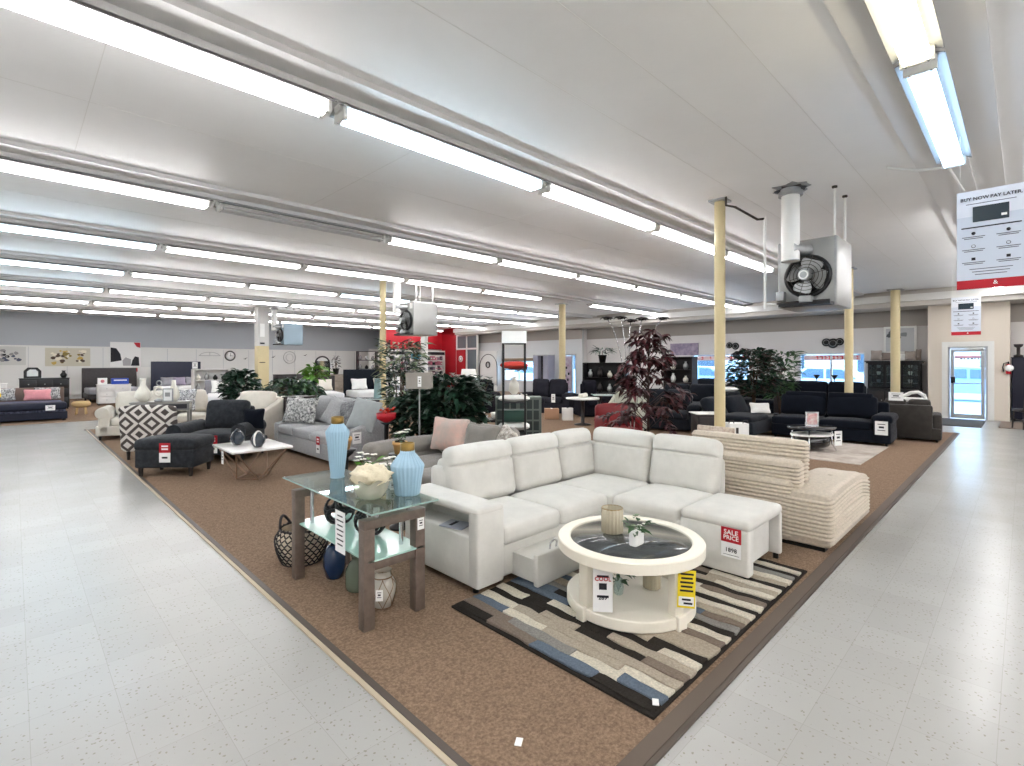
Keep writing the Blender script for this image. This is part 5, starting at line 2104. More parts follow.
# curvy five-headed lamp
def arc_lamp():
    t = thing('floor_lamp', 'floor lamp with five black flower-like heads on thin arching chrome stems', 'lamp', (7.55, 4.72, G))
    b = B(); b.lathe([(.001, 0), (.16, 0), (.16, .02), (.02, .04)], (0, 0, 0), M_black, n=20); b.build('base', t)
    r_ = Vector((.712, -.702, 0))
    for k, (ex, zz) in enumerate(((-.44, 2.36), (-.20, 2.37), (-.03, 2.32), (.16, 2.35), (.52, 2.36))):
        b = B()
        pts = []
        for i in range(9):
            u = i / 8
            off = r_ * (ex * (u ** 2.2) + .05 * math.sin(u * PI) * (1 if ex > 0 else -1))
            pts.append((off.x, off.y, .03 + (zz - .03) * (1 - (1 - u) ** 1.35)))
        b.tube(pts, .007, M_chrome, n=6)
        b.build('stem', t)
        b = B(T(pts[-1][0], pts[-1][1], zz))
        for j in range(7):
            a = j * 2 * PI / 7
            b.leaf((0, 0, 0), (math.cos(a), math.sin(a), .15), .13, .11, M_black, droop=.35)
        b.lathe([(.001, .03), (.05, .02), (.06, 0), (.03, -.03), (.001, -.03)], (0, 0, 0), M_black, n=12)
        b.build('lamp_head', t)


arc_lamp()


# red chair
def red_chair():
    t = thing('red_armchair', 'glossy red leather armchair seen from behind, left of the burgundy tree pot', 'armchair', (8.05, 5.35, G), R45 + .25)
    t.scale = (.85, .85, .95)
    b = B(); b.puff((0, 0, .27), (.74, .70, .30), F_red, .05, n=3); b.build('seat', t)
    b = B(T(0, .30, .56)); b.puff((0, 0, 0), (.80, .16, .56), F_red, .07, n=4, bulge=(0, .04, .03)); b.build('backrest', t)
    for s in (-1, 1):
        b = B(); b.puff((s * .38, -.03, .40), (.13, .64, .46), F_red, .06, n=3); b.build('arm', t)
        for q in (-1, 1):
            b = B(); b.cyl((s * .3, q * .28, 0), (s * .3, q * .28, .14), .02, M_gw, n=8); b.build('leg', t)
    tag(t, T(.0, -.36, .62), 'white', .1, .06)


red_chair()

# ------------------------------------------------ navy lounge at the right
b = B(); b.bb(9.4, 11.75, 1.80, 4.3, 0, .012, mat('rug_cream_abstract', (206, 198, 188), rough=.98, var=.35, vscale=2.5, bump=.5, bscale=150, rgb2=(170, 158, 146)))
solo(b, 'area_rug', 'cream mottled area rug under the black coffee table', 'rug', (0, 0, G))
t = sofa('navy_sofa', 'navy sofa with tall double back cushions behind the black coffee table', 'sofa', (12.15, 2.82, G), -PI / 2 + .04, 2.10, 1.0, F_navy, n=2, arm='pillow', aw=.30, ah=.58, bh=.86, sh=.44, legs=.06, armf=(0, 1))
for k in range(2):
    b = B(T(-.55 + .82 * k, .30, .86)); b.puff((0, 0, 0), (.80, .12, .22), F_navy, .05, n=3); b.build('headrest', t)
tag(t, T(.90, -.51, .36), 'white', .20, .26)


def chaise():
    t = thing('chaise_section', 'charcoal chaise end of the navy seating group with a reclined backrest', 'sofa', (11.65, 4.50, G), 0)
    m = F_navy2
    b = B(); b.puff((0, 0, .22), (1.7, 1.15, .28), m, .05, n=2); b.build('frame', t)
    b = B(); b.puff((-.30, -.18, .40), (1.05, .72, .14), m, .06, n=4, bulge=(0, 0, .03)); b.build('seat_cushion', t)
    b = B(T(.45, .30, .58) @ RX(math.radians(-25))); b.puff((0, 0, 0), (.95, .22, .50), m, .08, n=4, bulge=(0, .05, .02)); b.build('back_cushion', t)
    b = B(T(-.45, .38, .56) @ RX(math.radians(-30))); b.puff((0, 0, 0), (.75, .20, .56), m, .08, n=4, bulge=(0, .05, .02)); b.build('back_cushion', t)
    b = B(T(.5, .42, .82)); b.puff((0, 0, 0), (.9, .16, .16), m, .06, n=3); b.build('headrest', t)
    for x in (-.75, .75):
        for y in (-.48, .48):
            b = B(); b.cyl((x, y, 0), (x, y, .1), .025, M_chrome, n=8); b.build('leg', t)


chaise()
pillow((11.72, 4.10, .48), -.95, 'white lettered pillow resting on the charcoal chaise', mat('fabric_white_print', (224, 224, 220), rough=.9, var=.12, vscale=40), .42, .26, t_=.1, tilt=35)
flat_pillow((11.9, 4.86, .93), -.6, 'white pillow on top of the reclined chaise backrest', F_white, .40, .22, .12)


def black_table():
    t = thing('oval_coffee_table', 'black gloss oval coffee table with chrome feet on the cream area rug', 'table', (10.35, 2.72, G + .012), R45 + .3)
    Mg = mat('gloss_black', (16, 16, 20), rough=.06, coat=.8)
    b = B(); b.lathe([(.001, .40), (.46, .40), (.47, .41), (.46, .43), (.001, .43)], (0, 0, 0), Mg, n=32, sy=.7); b.build('tabletop', t)
    b = B(); b.lathe([(.001, .27), (.40, .27), (.41, .28), (.40, .30), (.001, .30)], (0, 0, 0), M_white, n=32, sy=.7); b.build('middle_shelf', t)
    b = B(); b.lathe([(.001, .06), (.30, .06), (.34, .10), (.34, .22), (.28, .26), (.001, .26)], (0, 0, 0), Mg, n=32, sy=.7); b.build('base', t)
    for k in range(4):
        a = k * PI / 2 + PI / 4
        b = B(); b.tube([(.36 * math.cos(a), .25 * math.sin(a), .41), (.37 * math.cos(a), .26 * math.sin(a), .12), (.44 * math.cos(a), .32 * math.sin(a), .01)], .012, M_chrome); b.build('leg', t)
    tag(t, T(.20, -.36, .25), 'white', .17, .26)
    return t


black_table()
t = thing('picture_frame', 'small photo frame with a red ornament on the black oval coffee table', 'frame', (10.35, 2.72, G + .443), R45)
b = B(); b.box((0, 0, .13), (.24, .02, .26), M_chrome); b.build('frame', t)
b = B(); b.box((0, -.012, .13), (.18, .006, .20), mat('photo_rose', (206, 140, 140), rough=.6, var=.4, vscale=12, rgb2=(224, 216, 210))); b.build('photo', t)
# grey sofa with its back to the aisle
t = sofa('sofa', 'dark taupe sofa with its plain back turned to the navy seating, nearest the exit door', 'sofa', (13.5, 1.74, G), PI / 2 + .10, 1.10, .95, F_olive, n=2, arm='box', aw=.16, ah=.55, bh=.80, sh=.42, legs=.05)
b = B(); b.tube([(-.30, 0, .04), (-.16, 0, .10), (0, 0, .20), (.12, 0, .22), (.22, 0, .15), (.25, 0, .03)], .038, F_white, n=8)
b.puff((.0, .0, .05), (.56, .10, .10), F_white, .04, n=3)
solo(b, 'arched_cushion', 'white arched cushion lying along the top of the dark taupe sofa', 'pillow', (13.75, 1.72, .76), -PI / 2 + .1)
tag(bpy.data.objects['navy_sofa'], T(1.02, .46, .92), 'white', .24, .17)

# dark navy loveseat left of the first post, end table and white carton
sofa('navy_loveseat', 'dark slate loveseat half hidden behind the burgundy tree, left of the nearest post', 'sofa', (11.2, 6.1, G), -PI / 2 + .35, 1.7, 1.0, F_navy2, n=2, arm='pillow', aw=.28, ah=.62, bh=.90, legs=.05)
t = cabinet('end_table', 'dark end table with a white top standing just left of the nearest post', (10.42, 4.74, G), R45, .46, .45, .52, M_dkw, drawers=1)
b = B(); b.bb(-.27, .27, -.25, .25, .521, .545, M_white, .004); b.build('white_top', t)
t = thing('carton', 'white carton with cut-out handles just right of the nearest post', 'box', (10.42, 4.10, G), R45)
b = B(); b.bb(-.19, .19, -.15, .15, 0, .38, M_paper, .005); b.bb(-.07, -.02, -.155, -.149, .10, .3, M_dkw); b.build('body', t)
for s in (-1, 1):
    b = B(); b.tube([(s * .14 - .05, -.1, .38), (s * .14 - .04, -.1, .44), (s * .14 + .04, -.1, .44), (s * .14 + .05, -.1, .38)], .01, M_dkw); b.build('handle', t)
# second navy row and black sofa in front of the windows
sofa('long_navy_sofa', 'long dark navy sofa row in front of the right-hand window', 'sofa', (16.9, 5.0, G), -PI / 2, 4.1, 1.0, F_navy, n=4, arm='box', aw=.24, ah=.62, bh=1.0, legs=.05)
sofa('sofa', 'long dark slate sofa partly hidden between the nearest post and the burgundy tree', 'sofa', (14.1, 6.6, G), -PI / 2 + .1, 2.8, 1.0, F_navy2, n=3, arm='pillow', aw=.25, ah=.62, bh=.92, legs=.05)
sofa('sofa', 'black sofa beneath the window behind the nearest post', 'sofa', (17.3, 8.3, G), -PI / 2, 1.9, 1.0, F_navy2, n=2, arm='pillow', aw=.25, ah=.66, bh=1.0, legs=.05)
leafy((13.15, 4.75, G), 'broad dark ficus tree right of the nearest post, in front of the windows', 1.92, .60, M_leafd, 51, n=1100, L=.17, W=.085, z0=.80, m2=mat('leaf_brownish', (72, 58, 52), rough=.5))
leafy((14.3, 4.50, G), 'lighter green palm-like plant between the ficus and the white lamp shade', 1.86, .46, M_leaf, 52, n=380, L=.30, W=.06, z0=.7, shape='vase')
t = thing('table_lamp', 'table lamp with a white cone shade between the palm and the right-hand window', 'lamp', (15.6, 4.75, G))
b = B(); b.lathe([(.10, .75), (.10, .78), (.02, .82), (.02, 1.25)], (0, 0, 0), M_black, n=14); b.build('base', t)
b = B(); b.lathe([(.36, 1.18), (.12, 1.56), (.11, 1.56), (.35, 1.18)], (0, 0, 0), F_white, n=24, caps=False); b.build('lamp_shade', t)
t = cabinet('end_table', 'dark end table under the white cone lamp near the window', (15.6, 4.75, G), -PI / 2, .5, .5, .74, M_dkw, drawers=1)
for k, (x, y, l) in enumerate(((18.6, 4.75, 'left of two black goblets on the window ledge behind the long navy sofa'), (18.6, 4.25, 'right of two black goblets on the window ledge behind the long navy sofa'))):
    b = B(); b.lathe([(.06, 0), (.06, .01), (.012, .03), (.012, .14), (.07, .24), (.11, .29), (.10, .29), (.001, .18)], (0, 0, 0), M_black, n=16)
    solo(b, 'goblet', l, 'ornament', (x, y, G + .92))
cabinet('sofa_table', 'white ledge table behind the long navy sofa under the window', (18.6, 4.5, G), -PI / 2, 1.8, .35, .92, M_wtw, doors=3)


# black hutch with glass doors
def hutch():
    t = thing('glass_hutch', 'black hutch with arched-mullion glass doors against the front wall, behind a cream post', 'cabinet', (19.75, 2.88, G), -PI / 2)
    b = B(); b.bb(-.68, .68, -.22, .22, .0, .78, M_black, .006); b.bb(-.66, -.62, -.20, .20, .78, 1.62, M_black); b.bb(.62, .66, -.20, .20, .78, 1.62, M_black); b.bb(-.66, .66, .17, .20, .78, 1.62, M_black)
    b.build('case', t)
    b = B(); b.bb(-.74, .74, -.27, .22, 1.62, 1.66, M_black, .008); b.bb(-.70, .70, -.24, .22, 1.58, 1.62, M_black); b.build('cornice', t)
    for z in (.95, 1.2, 1.42):
        b = B(); b.bb(-.62, .62, -.16, .17, z, z + .02, M_black); b.build('shelf', t)
    for k in range(3):
        x = -.43 + .43 * k
        b = B()
        for s in (-1, 1):
            b.bb(x + s * .20 - .02, x + s * .20 + .02, -.225, -.20, .80, 1.58, M_black)
        b.bb(x - .2, x + .2, -.225, -.20, 1.53, 1.58, M_black); b.bb(x - .2, x + .2, -.225, -.20, .80, .85, M_black); b.bb(x - .008, x + .008, -.222, -.205, .85, 1.53, M_black); b.bb(x - .2, x + .2, -.222, -.205, 1.18, 1.195, M_black)
        dr = b.build('glass_door', t)
        b = B(); b.bb(x - .18, x + .18, -.213, -.210, .85, 1.53, M_pane); b.build('pane', dr)
        b = B(); b.box((x, -.235, .42), (.38, .02, .55), M_dkw, bev=.006); dr = b.build('door', t)
        b = B(); b.cyl((x + .14, -.245, .42), (x + .14, -.27, .42), .015, M_steel, n=8); b.build('knob', dr)


hutch()
rr = random.Random(77)
for k, z in enumerate((.97, 1.22, 1.44)):
    for j, wd in enumerate(('right', 'middle', 'left')):
        b = B(); s = rr.uniform(.08, .12); b.lathe([(.03, 0), (.06, s * .6), (.05, s), (.04, s)], (0, 0, 0), wv if (k + j) % 2 else M_steel, n=12)
        solo(b, 'dish', '%s pale dish on the %s shelf inside the black glass hutch' % (wd, ('lower', 'middle', 'upper')[k]), 'ornament', (19.72, 2.48 + .40 * j, G + z + .001))
for (y, w, h, l, m_) in ((3.35, .30, .34, 'grey patterned pillow at the left end on top of the black hutch', 1), (3.05, .34, .26, 'brown pillow second from the left on top of the black hutch', 0), (2.70, .20, .22, 'small white figurine on top of the black hutch behind the post', 2), (2.48, .30, .30, 'beige pillow near the right end on top of the black hutch', 1), (2.28, .14, .36, 'tall grey block at the right end on top of the black hutch', 0)):
    mm_ = [fabric('fabric_brown_grey', (140, 128, 120)), fabric('fabric_warm_grey', (168, 158, 150)), M_white][m_]
    pillow((19.75, y, G + 1.665), -PI / 2, l, mm_, w, h, t_=.12, tilt=8, name='display_pillow')


# wall pictures and wall decor on the front wall
def picture(loc, rz, label, w, h, frame, art, mount=.06, name='framed_picture', strokes=None, seed=0, strm=None):
    t = thing(name, label, 'picture', loc, rz)
    b = B(); b.box((0, -.012, 0), (w, .024, h), frame, bev=.004); b.build('frame', t)
    b = B(); b.box((0, -.026, 0), (w - mount * 2, .004, h - mount * 2), art)
    if strokes:
        rr = random.Random(seed)
        for k in range(strokes):
            x, z = rr.uniform(-.36, .36) * w, rr.uniform(-.34, .34) * h
            r_ = rr.uniform(.03, .09) * h * 1.6
            m_ = rr.choice(strm)
            n_ = 7
            pts = [(r_ * rr.uniform(.5, 1) * math.cos(2 * PI * i / n_) * 1.3, r_ * rr.uniform(.5, 1) * math.sin(2 * PI * i / n_)) for i in range(n_)]
            b.prism(pts, .001, m_, M=T(x, -.0285 - k * .0004, z) @ RX(PI / 2))
    b.build('canvas', t)
    return t


FX = XW - .012
picture((FX, 2.8, 2.34), -PI / 2, 'white framed grey landscape picture above the black hutch, behind the post', .84, .86, M_white, mat('art_grey', (196, 198, 200), rough=.7), .06, strokes=10, seed=4,
        strm=[mat('art_dark', (90, 94, 98), rough=.8), mat('art_mid', (140, 144, 146), rough=.8)])
picture((FX, 10.1, 2.18), -PI / 2, 'wide unframed lilac seascape canvas on the front wall, right of the burgundy tree', 1.25, .50, mat('art_lilac', (170, 160, 178), rough=.8, var=.3, vscale=3, rgb2=(138, 128, 150)), mat('art_lilac2', (178, 166, 184), rough=.8, var=.4, vscale=4, rgb2=(128, 118, 142)), .0)


def wall_disc(loc, rz, label, discs, m, m2):
    t = thing('wall_sculpture', label, 'wall decor', loc, rz)
    for (x, z, r) in discs:
        b = B()
        b.lathe([(.001, .03), (r * .5, .02), (r, .0), (r * .96, -.01), (.001, .0)], (0, 0, 0), m, n=20, M=T(x, -.03, z) @ RX(PI / 2))
        b.torus((0, 0, 0), r * .6, r * .07, m2, M=T(x, -.055, z) @ RX(PI / 2), n=20, k=5)
        b.build('disc', t)
    b = B(); b.box((0, -.01, 0), (abs(discs[0][0] - discs[-1][0]) + .1, .012, .02), m); b.build('bar', t)


wall_disc((FX, 4.65, 2.30), -PI / 2, 'dark overlapping disc sculpture on the wall above the right-hand window', [(-.20, .02, .14), (0, -.02, .17), (.20, .03, .13)], M_black, M_steel)
wall_disc((FX, 8.30, 2.28), -PI / 2, 'dark disc sculpture on the wall half hidden by the nearest post', [(-.34, .0, .10), (.1, .02, .12), (.34, -.02, .14)], M_black, M_steel)

# far right edge: tall dark cabinet, chair, extinguisher-like wall phone, small table
t = cabinet('tall_cabinet', 'tall dark navy cabinet cut off by the right edge of the photo', (19.75, -.25, G), -PI / 2, 1.0, .5, 1.75, mat('paint_navy_black', (24, 26, 44), rough=.5), doors=2)
b = B(); b.lathe([(.10, 0), (.10, .05), (.04, .08), (.04, .26), (.09, .30), (.10, .36), (.001, .36)], (0, 0, 0), M_dkw, n=14); solo(b, 'ornament', 'dark turned ornament on top of the tall navy cabinet', 'ornament', (19.7, .12, G + 1.751))
t = thing('fire_extinguisher', 'small red and black fire extinguisher mounted beside the exit door vestibule', 'extinguisher', (19.30, .31, 1.30))
b = B(); b.lathe([(.001, 0), (.05, 0), (.055, .02), (.055, .22), (.03, .27), (.001, .28)], (0, 0, 0), M_red, n=16); b.build('cylinder', t)
b = B(); b.cyl((0, 0, .27), (0, 0, .33), .02, M_black, n=10); b.bb(-.06, .0, -.012, .012, .32, .34, M_black); b.build('valve', t)
b = B(); b.tube([(0, .02, .31), (-.02, .09, .29), (-.02, .11, .18), (-.01, .09, .06)], .012, M_black); b.build('hose', t)
b = B(); b.lathe([(.001, 0), (.09, 0), (.09, .01), (.001, .01)], (0, 0, 0), M_paper, n=20, M=T(-.066, -.02, .16) @ RY(-PI / 2)); b.build('round_label', t)
t = chair((17.35, -.06, G), PI / 2 + .5, 'dark wooden dining chair at the right edge beside the entry rug', M_gw, M_gw, 1.0)

# ------------------------------------------------ red shop at the far end
M_redw = mat('shop_wall_red', (164, 14, 30), rough=.55)
b = B()
b.bb(15.2, 19.5, 26.0, 26.12, 2.45, ZC, M_redw)
b.bb(19.38, 19.5, 24.4, 26.0, 0, ZC, M_redw)
b.bb(15.2, 19.5, 27.6, 27.7, 0, 2.45, M_wlow)
struct(b, 'wall_shop')
b = B()
for y in (24.4, 23.45, 22.5):
    b.bb(19.30, 19.38, y - .05, y + .05, 0, 3.3, M_trim)
b.bb(19.30, 19.38, 22.5, 24.4, 3.22, 3.3, M_trim); b.bb(19.30, 19.38, 22.5, 24.4, 2.40, 2.50, M_trim)
struct(b, 'window_4')
b = B(); b.bb(19.33, 19.35, 22.5, 23.4, .1, 2.4, glass_mat('partition_glass', (150, 164, 172), alpha=.5)); b.bb(19.33, 19.35, 22.5, 24.35, 2.5, 3.22, glass_mat('partition_glass', (150, 164, 172), alpha=.5))
b.build('pane', bpy.data.objects['window_4'])
t = thing('red_sign_panel', 'red panel with a white round emblem next to the glass partition at the far end', 'sign', (19.28, 23.95, .9), -PI / 2)
b = B(); b.box((0, 0, .75), (.86, .03, 1.5), M_red2); b.build('board', t)
b = B(); b.lathe([(.001, 0), (.19, 0), (.19, .012), (.001, .012)], (0, 0, 0), M_paper, n=28, M=T(0, -.016, .95) @ RX(PI / 2))
b.torus((0, 0, 0), .11, .016, M_red2, M=T(0, -.03, .95) @ RX(PI / 2), n=20, k=4); b.build('emblem', t)
b = B(); b.text('@', .45, mat('sign_pink', (230, 150, 160)), T(17.9, 25.985, 2.95) @ RX(PI / 2)); solo(b, 'wall_lettering', 'faint pale curl logo on the red shop fascia', 'sign')
# shop racks below the fascia


def rack(loc, label, w, seed, stripe):
    t = thing('display_rack', label, 'shelf', loc, 0)
    b = B(); b.bb(-w / 2, w / 2, .16, .2, 0, 2.3, M_white); b.bb(-w / 2 - .03, -w / 2, -.2, .2, 0, 2.35, M_white); b.bb(w / 2, w / 2 + .03, -.2, .2, 0, 2.35, M_white); b.build('frame', t)
    b = B(); b.bb(-w / 2, w / 2, -.2, -.17, 2.08, 2.26, M_ink); b.bb(-w / 2, w / 2, -.2, -.17, 2.26, 2.35, M_white); b.build('header', t)
    for k in range(6):
        b = B(); b.bb(-w / 2, w / 2, -.18, .16, .25 + k * .3, .27 + k * .3, M_white); b.build('shelf', t)
    rr = random.Random(seed)
    cols_ = [mat('pack_rose', (196, 120, 140), rough=.6), M_ink, M_white, mat('pack_plum', (96, 60, 84), rough=.6), mat('pack_grey', (140, 140, 150), rough=.6)]
    n = int(w / .2)
    for k in range(6):
        for j in range(n):
            h = rr.uniform(.12, .24); x = loc[0] - w / 2 + .1 + j * (w - .1) / n
            t2 = B(); t2.bb(-.07, .07, -.05, .05, 0, h, rr.choice(cols_)); t2.bb(-.05, .05, -.053, -.05, h * .3, h * .6, rr.choice(cols_))
            solo(t2, 'boxed_product', '%s packet on the %s of the %s' % (['leftmost', 'second', 'third', 'fourth', 'fifth', 'sixth', 'seventh', 'eighth', 'ninth'][j], ['lowest shelf', 'second shelf', 'third shelf', 'fourth shelf', 'fifth shelf', 'highest shelf'][k], stripe), 'box', (x, loc[1] - .08, loc[2] + .271 + k * .3), 0, 'boxed products on the ' + stripe)


rack((15.9, 25.4, G), 'white display rack with black header under the left part of the red fascia', 1.5, 1, 'left white rack below the red fascia')
rack((18.2, 25.4, G), 'white display rack with black header under the right part of the red fascia', 1.6, 2, 'right white rack below the red fascia')
t = thing('hanging_sign', 'small bright blue square sign in front of the red shop', 'sign', (15.1, 22.4, 1.80))
b = B(RZ(R45)); b.box((0, 0, .17), (.62, .03, .34), mat('sign_blue', (60, 170, 206), rough=.5)); b.build('board', t)
b = B(RZ(R45)); b.box((-.1, -.018, .19), (.3, .006, .14), M_ink); b.box((.1, -.018, .08), (.2, .006, .06), M_paper); b.build('print', t)
b = B(); b.cyl((0, 0, -1.79), (0, 0, 0), .02, M_steel, n=8); b.build('stand', t)
# white plinth and arch of wall clocks right of partition
b = B(); b.bb(19.4, 19.78, 20.9, 22.4, 0, 2.3, M_wlow); struct(b, 'wall_panel')
t = thing('black_arch', 'large thin black arch drawn on the white wall beside the partition', 'wall decor', (19.38, 21.6, 0), -PI / 2)
b = B(); b.tube([(-.75, 0, .3)] + [(.75 * math.cos(PI - PI * k / 14), 0, 1.35 + .75 * math.sin(PI * k / 14)) for k in range(15)] + [(.75, 0, .3)], .02, M_black); b.build('arch_line', t)
b = B(); b.torus((0, 0, 0), .16, .03, M_black, M=T(0, -.02, 1.5) @ RX(PI / 2)); b.build('ring', t)
sofa('recliner_sofa', 'black reclining sofa below the black arch at the far end', 'recliner', (10.6, 12.6, G), R45 - .2, 1.7, 1.0, F_blk, n=2, arm='pillow', aw=.25, ah=.62, bh=1.0, legs=.03)
t = thing('wardrobe', 'tall lilac-grey open cabinet with a dark interior by the farthest window', 'cabinet', (18.9, 16.9, G), -PI / 2)
b = B(); b.bb(-.5, -.18, -.25, .25, 0, 1.95, mat('paint_lilac_grey', (150, 150, 164), rough=.5)); b.bb(.18, .5, -.25, .25, 0, 1.95, mat('paint_lilac_grey', (150, 150, 164))); b.build('side', t)
b = B(); b.bb(-.18, .18, .0, .25, 0, 1.95, M_ink); b.build('back_panel', t)
b = B(); b.bb(-.5, .5, -.26, .26, 1.95, 2.0, M_steel); b.build('top', t)
wall_disc((19.6, 19.0, 1.35), -PI / 2, 'two dark round mirrors standing against the farthest window', [(-.35, .0, .2), (.1, .05, .24)], M_black, M_steel)

# ------------------------------------------------ bedding side, along the far left wall
M_bed_navy = mat('bed_navy', (26, 30, 48), rough=.7)
F_duv = fabric('duvet_white', (224, 224, 224), var=.06)
F_duvg = fabric('duvet_grey', (150, 150, 156), var=.1)


def bed(loc, rz, label, w=1.6, L=2.05, hb=1.25, head=None, frame=None, cover=None, hbm=None, footm=None, low=False, name='bed'):
    """foot faces local -y; origin = footprint centre"""
    t = thing(name, label, 'bed', loc, rz)
    frame = frame or M_dkw
    b = B(); b.puff((0, 0, .24), (w + .06, L, .20), frame, .015, n=1); b.build('side_rails', t)
    b = B(); b.puff((0, .02, .44), (w, L - .10, .24), cover or F_duv, .06, n=4, bulge=(0, 0, .02)); b.build('mattress', t)
    b = B(); b.puff((0, L / 2 + .04, hb / 2 + .05), (w + .14, .09, hb - .1), hbm or frame, .02, n=2)
    b.build('headboard', t)
    for sx in (-1, 1):
        for sy in (-1, 1):
            b = B(); b.bb(sx * (w / 2 - .04) - .035, sx * (w / 2 - .04) + .035, sy * (L / 2 - .06) - .035, sy * (L / 2 - .06) + .035, 0, .15, M_black); b.build('leg', t)
    return t


t = bed((.1, 19.9, G - .10), 0, 'navy platform bed with a rounded brown headboard and pink pillow, far left', 1.9, 2.1, .95, frame=M_bed_navy, cover=mat('bed_cover_print', (120, 124, 150), rough=.9, var=.5, vscale=22, rgb2=(58, 60, 76)), hbm=mat('headboard_brown', (112, 92, 82), rough=.6))
b = B(T(0, -.86, .50)); b.puff((0, 0, 0), (1.94, .5, .20), M_bed_navy, .06, n=3); b.build('folded_cover', t)
tag(t, T(.62, -1.12, .46), 'white', .2, .14)
pillow((.50, 20.15, .52), 0, 'plain pink lumbar pillow in the middle of the navy bed', fabric('fabric_pink', (232, 160, 164)), .60, .32, tilt=18)
pillow((-.25, 20.45, .52), 0, 'navy and white print pillow left of the pink one on the navy bed', F_leafp, .6, .36, tilt=18)
pillow((.72, 20.5, .52), 0, 'navy and white print pillow right of the pink one on the navy bed', F_leafp, .6, .36, tilt=18)
t = thing('price_board_stand', 'white and yellow price board on a black stand in front of the navy bed', 'sign', (-.35, 18.55, G))
b = B(); b.cyl((0, 0, 0), (0, 0, .72), .012, M_black); b.lathe([(.001, 0), (.13, 0), (.13, .015), (.001, .015)], (0, 0, 0), M_black, n=14); b.build('stand', t)
b = B(); b.box((0, 0, .86), (.24, .02, .30), M_paper); b.box((0, -.012, .76), (.24, .004, .10), M_yellow); b.box((0, -.012, .92), (.16, .004, .05), M_ink); b.build('board', t)
t = thing('wicker_stool', 'small round natural wicker stool to the right of the navy bed', 'stool', (1.50, 20.6, G))
b = B(); b.lathe([(.15, .22), (.22, .26), (.24, .34), (.20, .40), (.001, .42)], (0, 0, 0), mat('wicker_tan', (200, 170, 120), rough=.8, bump=.6, bscale=60), n=20); b.build('seat', t)
for k in range(4):
    a = k * PI / 2 + .6
    b = B(); b.cyl((.17 * math.cos(a), .17 * math.sin(a), 0), (.13 * math.cos(a), .13 * math.sin(a), .26), .02, mat('wicker_tan', (200, 170, 120)), n=8); b.build('leg', t)
# black dresser with mirror behind the navy bed
t = cabinet('dresser', 'black dresser with a small arched mirror behind the navy bed', (.76, 23.6, G), 0, 1.25, .5, 1.08, M_black, drawers=3, cols=3)
b = B(); b.prism([(-.22, 0), (.22, 0), (.22, .24), (.12, .36), (-.12, .36), (-.22, .24)], .04, M_black, M=T(-.30, .1, 1.08) @ RX(PI / 2)); mo = b.build('mirror_frame', t)
b = B(); b.prism([(-.14, .06), (.14, .06), (.14, .22), (.07, .29), (-.07, .29), (-.14, .22)], .01, mat('mirror_silver', (200, 206, 210), rough=.05, metal=1), M=T(-.30, .055, 1.08) @ RX(PI / 2)); b.build('mirror', mo)
cabinet('dresser', 'white low dresser at the left edge behind the navy bed', (-.65, 22.6, G), 0, 1.0, .45, .95, M_wtw, drawers=3, cols=2)
b = B(); b.lathe([(.06, 0), (.1, .1), (.04, .2), (.06, .25)], (0, 0, 0), M_black, n=12); solo(b, 'vase', 'black vase at the right end of the black dresser behind the navy bed', 'vase', (1.25, 23.6, G + 1.081))

# black-brown queen headboard bed and white dresser
t = bed((3.0, 27.0, G), 0, 'bed with a wide espresso headboard and a blue box, against the far left wall', 1.75, 2.0, 1.38, hbm=M_dkw, cover=F_duvg)
tag(t, T(.85, 1.0, 1.2), 'sale', .24, .34, None)
cabinet('dresser', 'white six-drawer dresser in front of the espresso headboard', (2.75, 24.6, G), 0, 1.0, .5, .78, M_wtw, drawers=3, cols=2)
bpy.data.objects['dresser.001'].name = 'dresser.001'
t = thing('storage_box', 'royal blue box standing on the white six-drawer dresser', 'box', (2.93, 24.6, G + .781))
b = B(); b.bb(-.26, .26, -.15, .15, 0, .22, mat('box_royal_blue', (36, 70, 170), rough=.6), .005); b.build('body', t)
b = B(); b.bb(-.2, .2, -.153, -.149, .13, .17, M_paper); b.build('print', t)
t = thing('white_pedestal_box', 'white card box with pink print on the left end of the white dresser', 'box', (2.40, 24.6, G + .781))
b = B(); b.bb(-.14, .14, -.1, .1, 0, .24, M_paper, .005); b.build('body', t)
b = B(); b.lathe([(.001, 0), (.06, 0), (.06, .005), (.001, .005)], (0, 0, 0), mat('print_pink', (214, 130, 140)), n=14, M=T(0, -.101, .12) @ RX(PI / 2)); b.build('print', t)
t.name = 'card_box'
# hanging poster on the wall and white panel
t = thing('wall_poster', 'black and white portrait poster with a red corner, high on the far left wall', 'poster', (3.75, 29.64, 1.42))
b = B(); b.box((0, 0, .58), (1.15, .02, 1.16), M_paper); b.build('sheet', t)
b = B()
b.prism([(-.56, .22), (-.15, .30), (-.2, .6), (-.35, .86), (-.56, .90)], .004, M_ink, M=T(0, -.012, .0) @ RX(PI / 2))
b.prism([(.2, .05), (.52, .05), (.50, .45), (.35, .5), (.25, .3)], .004, M_ink, M=T(0, -.012, .0) @ RX(PI / 2))
b.prism([(-.1, .05), (.2, .05), (.2, .35), (0, .45), (-.12, .3)], .004, mat('print_mid', (170, 166, 168)), M=T(0, -.012, .0) @ RX(PI / 2))
b.build('portrait_print', t)
b = B(); b.prism([(.30, 1.15), (.56, 1.15), (.56, .90), (.42, .95)], .004, M_red, M=T(0, -.016, .0) @ RX(PI / 2)); b.build('corner_mark', t)
t = thing('display_board', 'plain white display board below the portrait poster', 'board', (4.05, 28.5, G))
b = B(); b.bb(-.55, .55, -.02, .02, .55, 1.40, M_white); b.build('board', t)
for s in (-1, 1):
    b = B(); b.bb(s * .5 - .02, s * .5 + .02, -.02, .02, 0, .55, M_steel); b.build('leg', t)
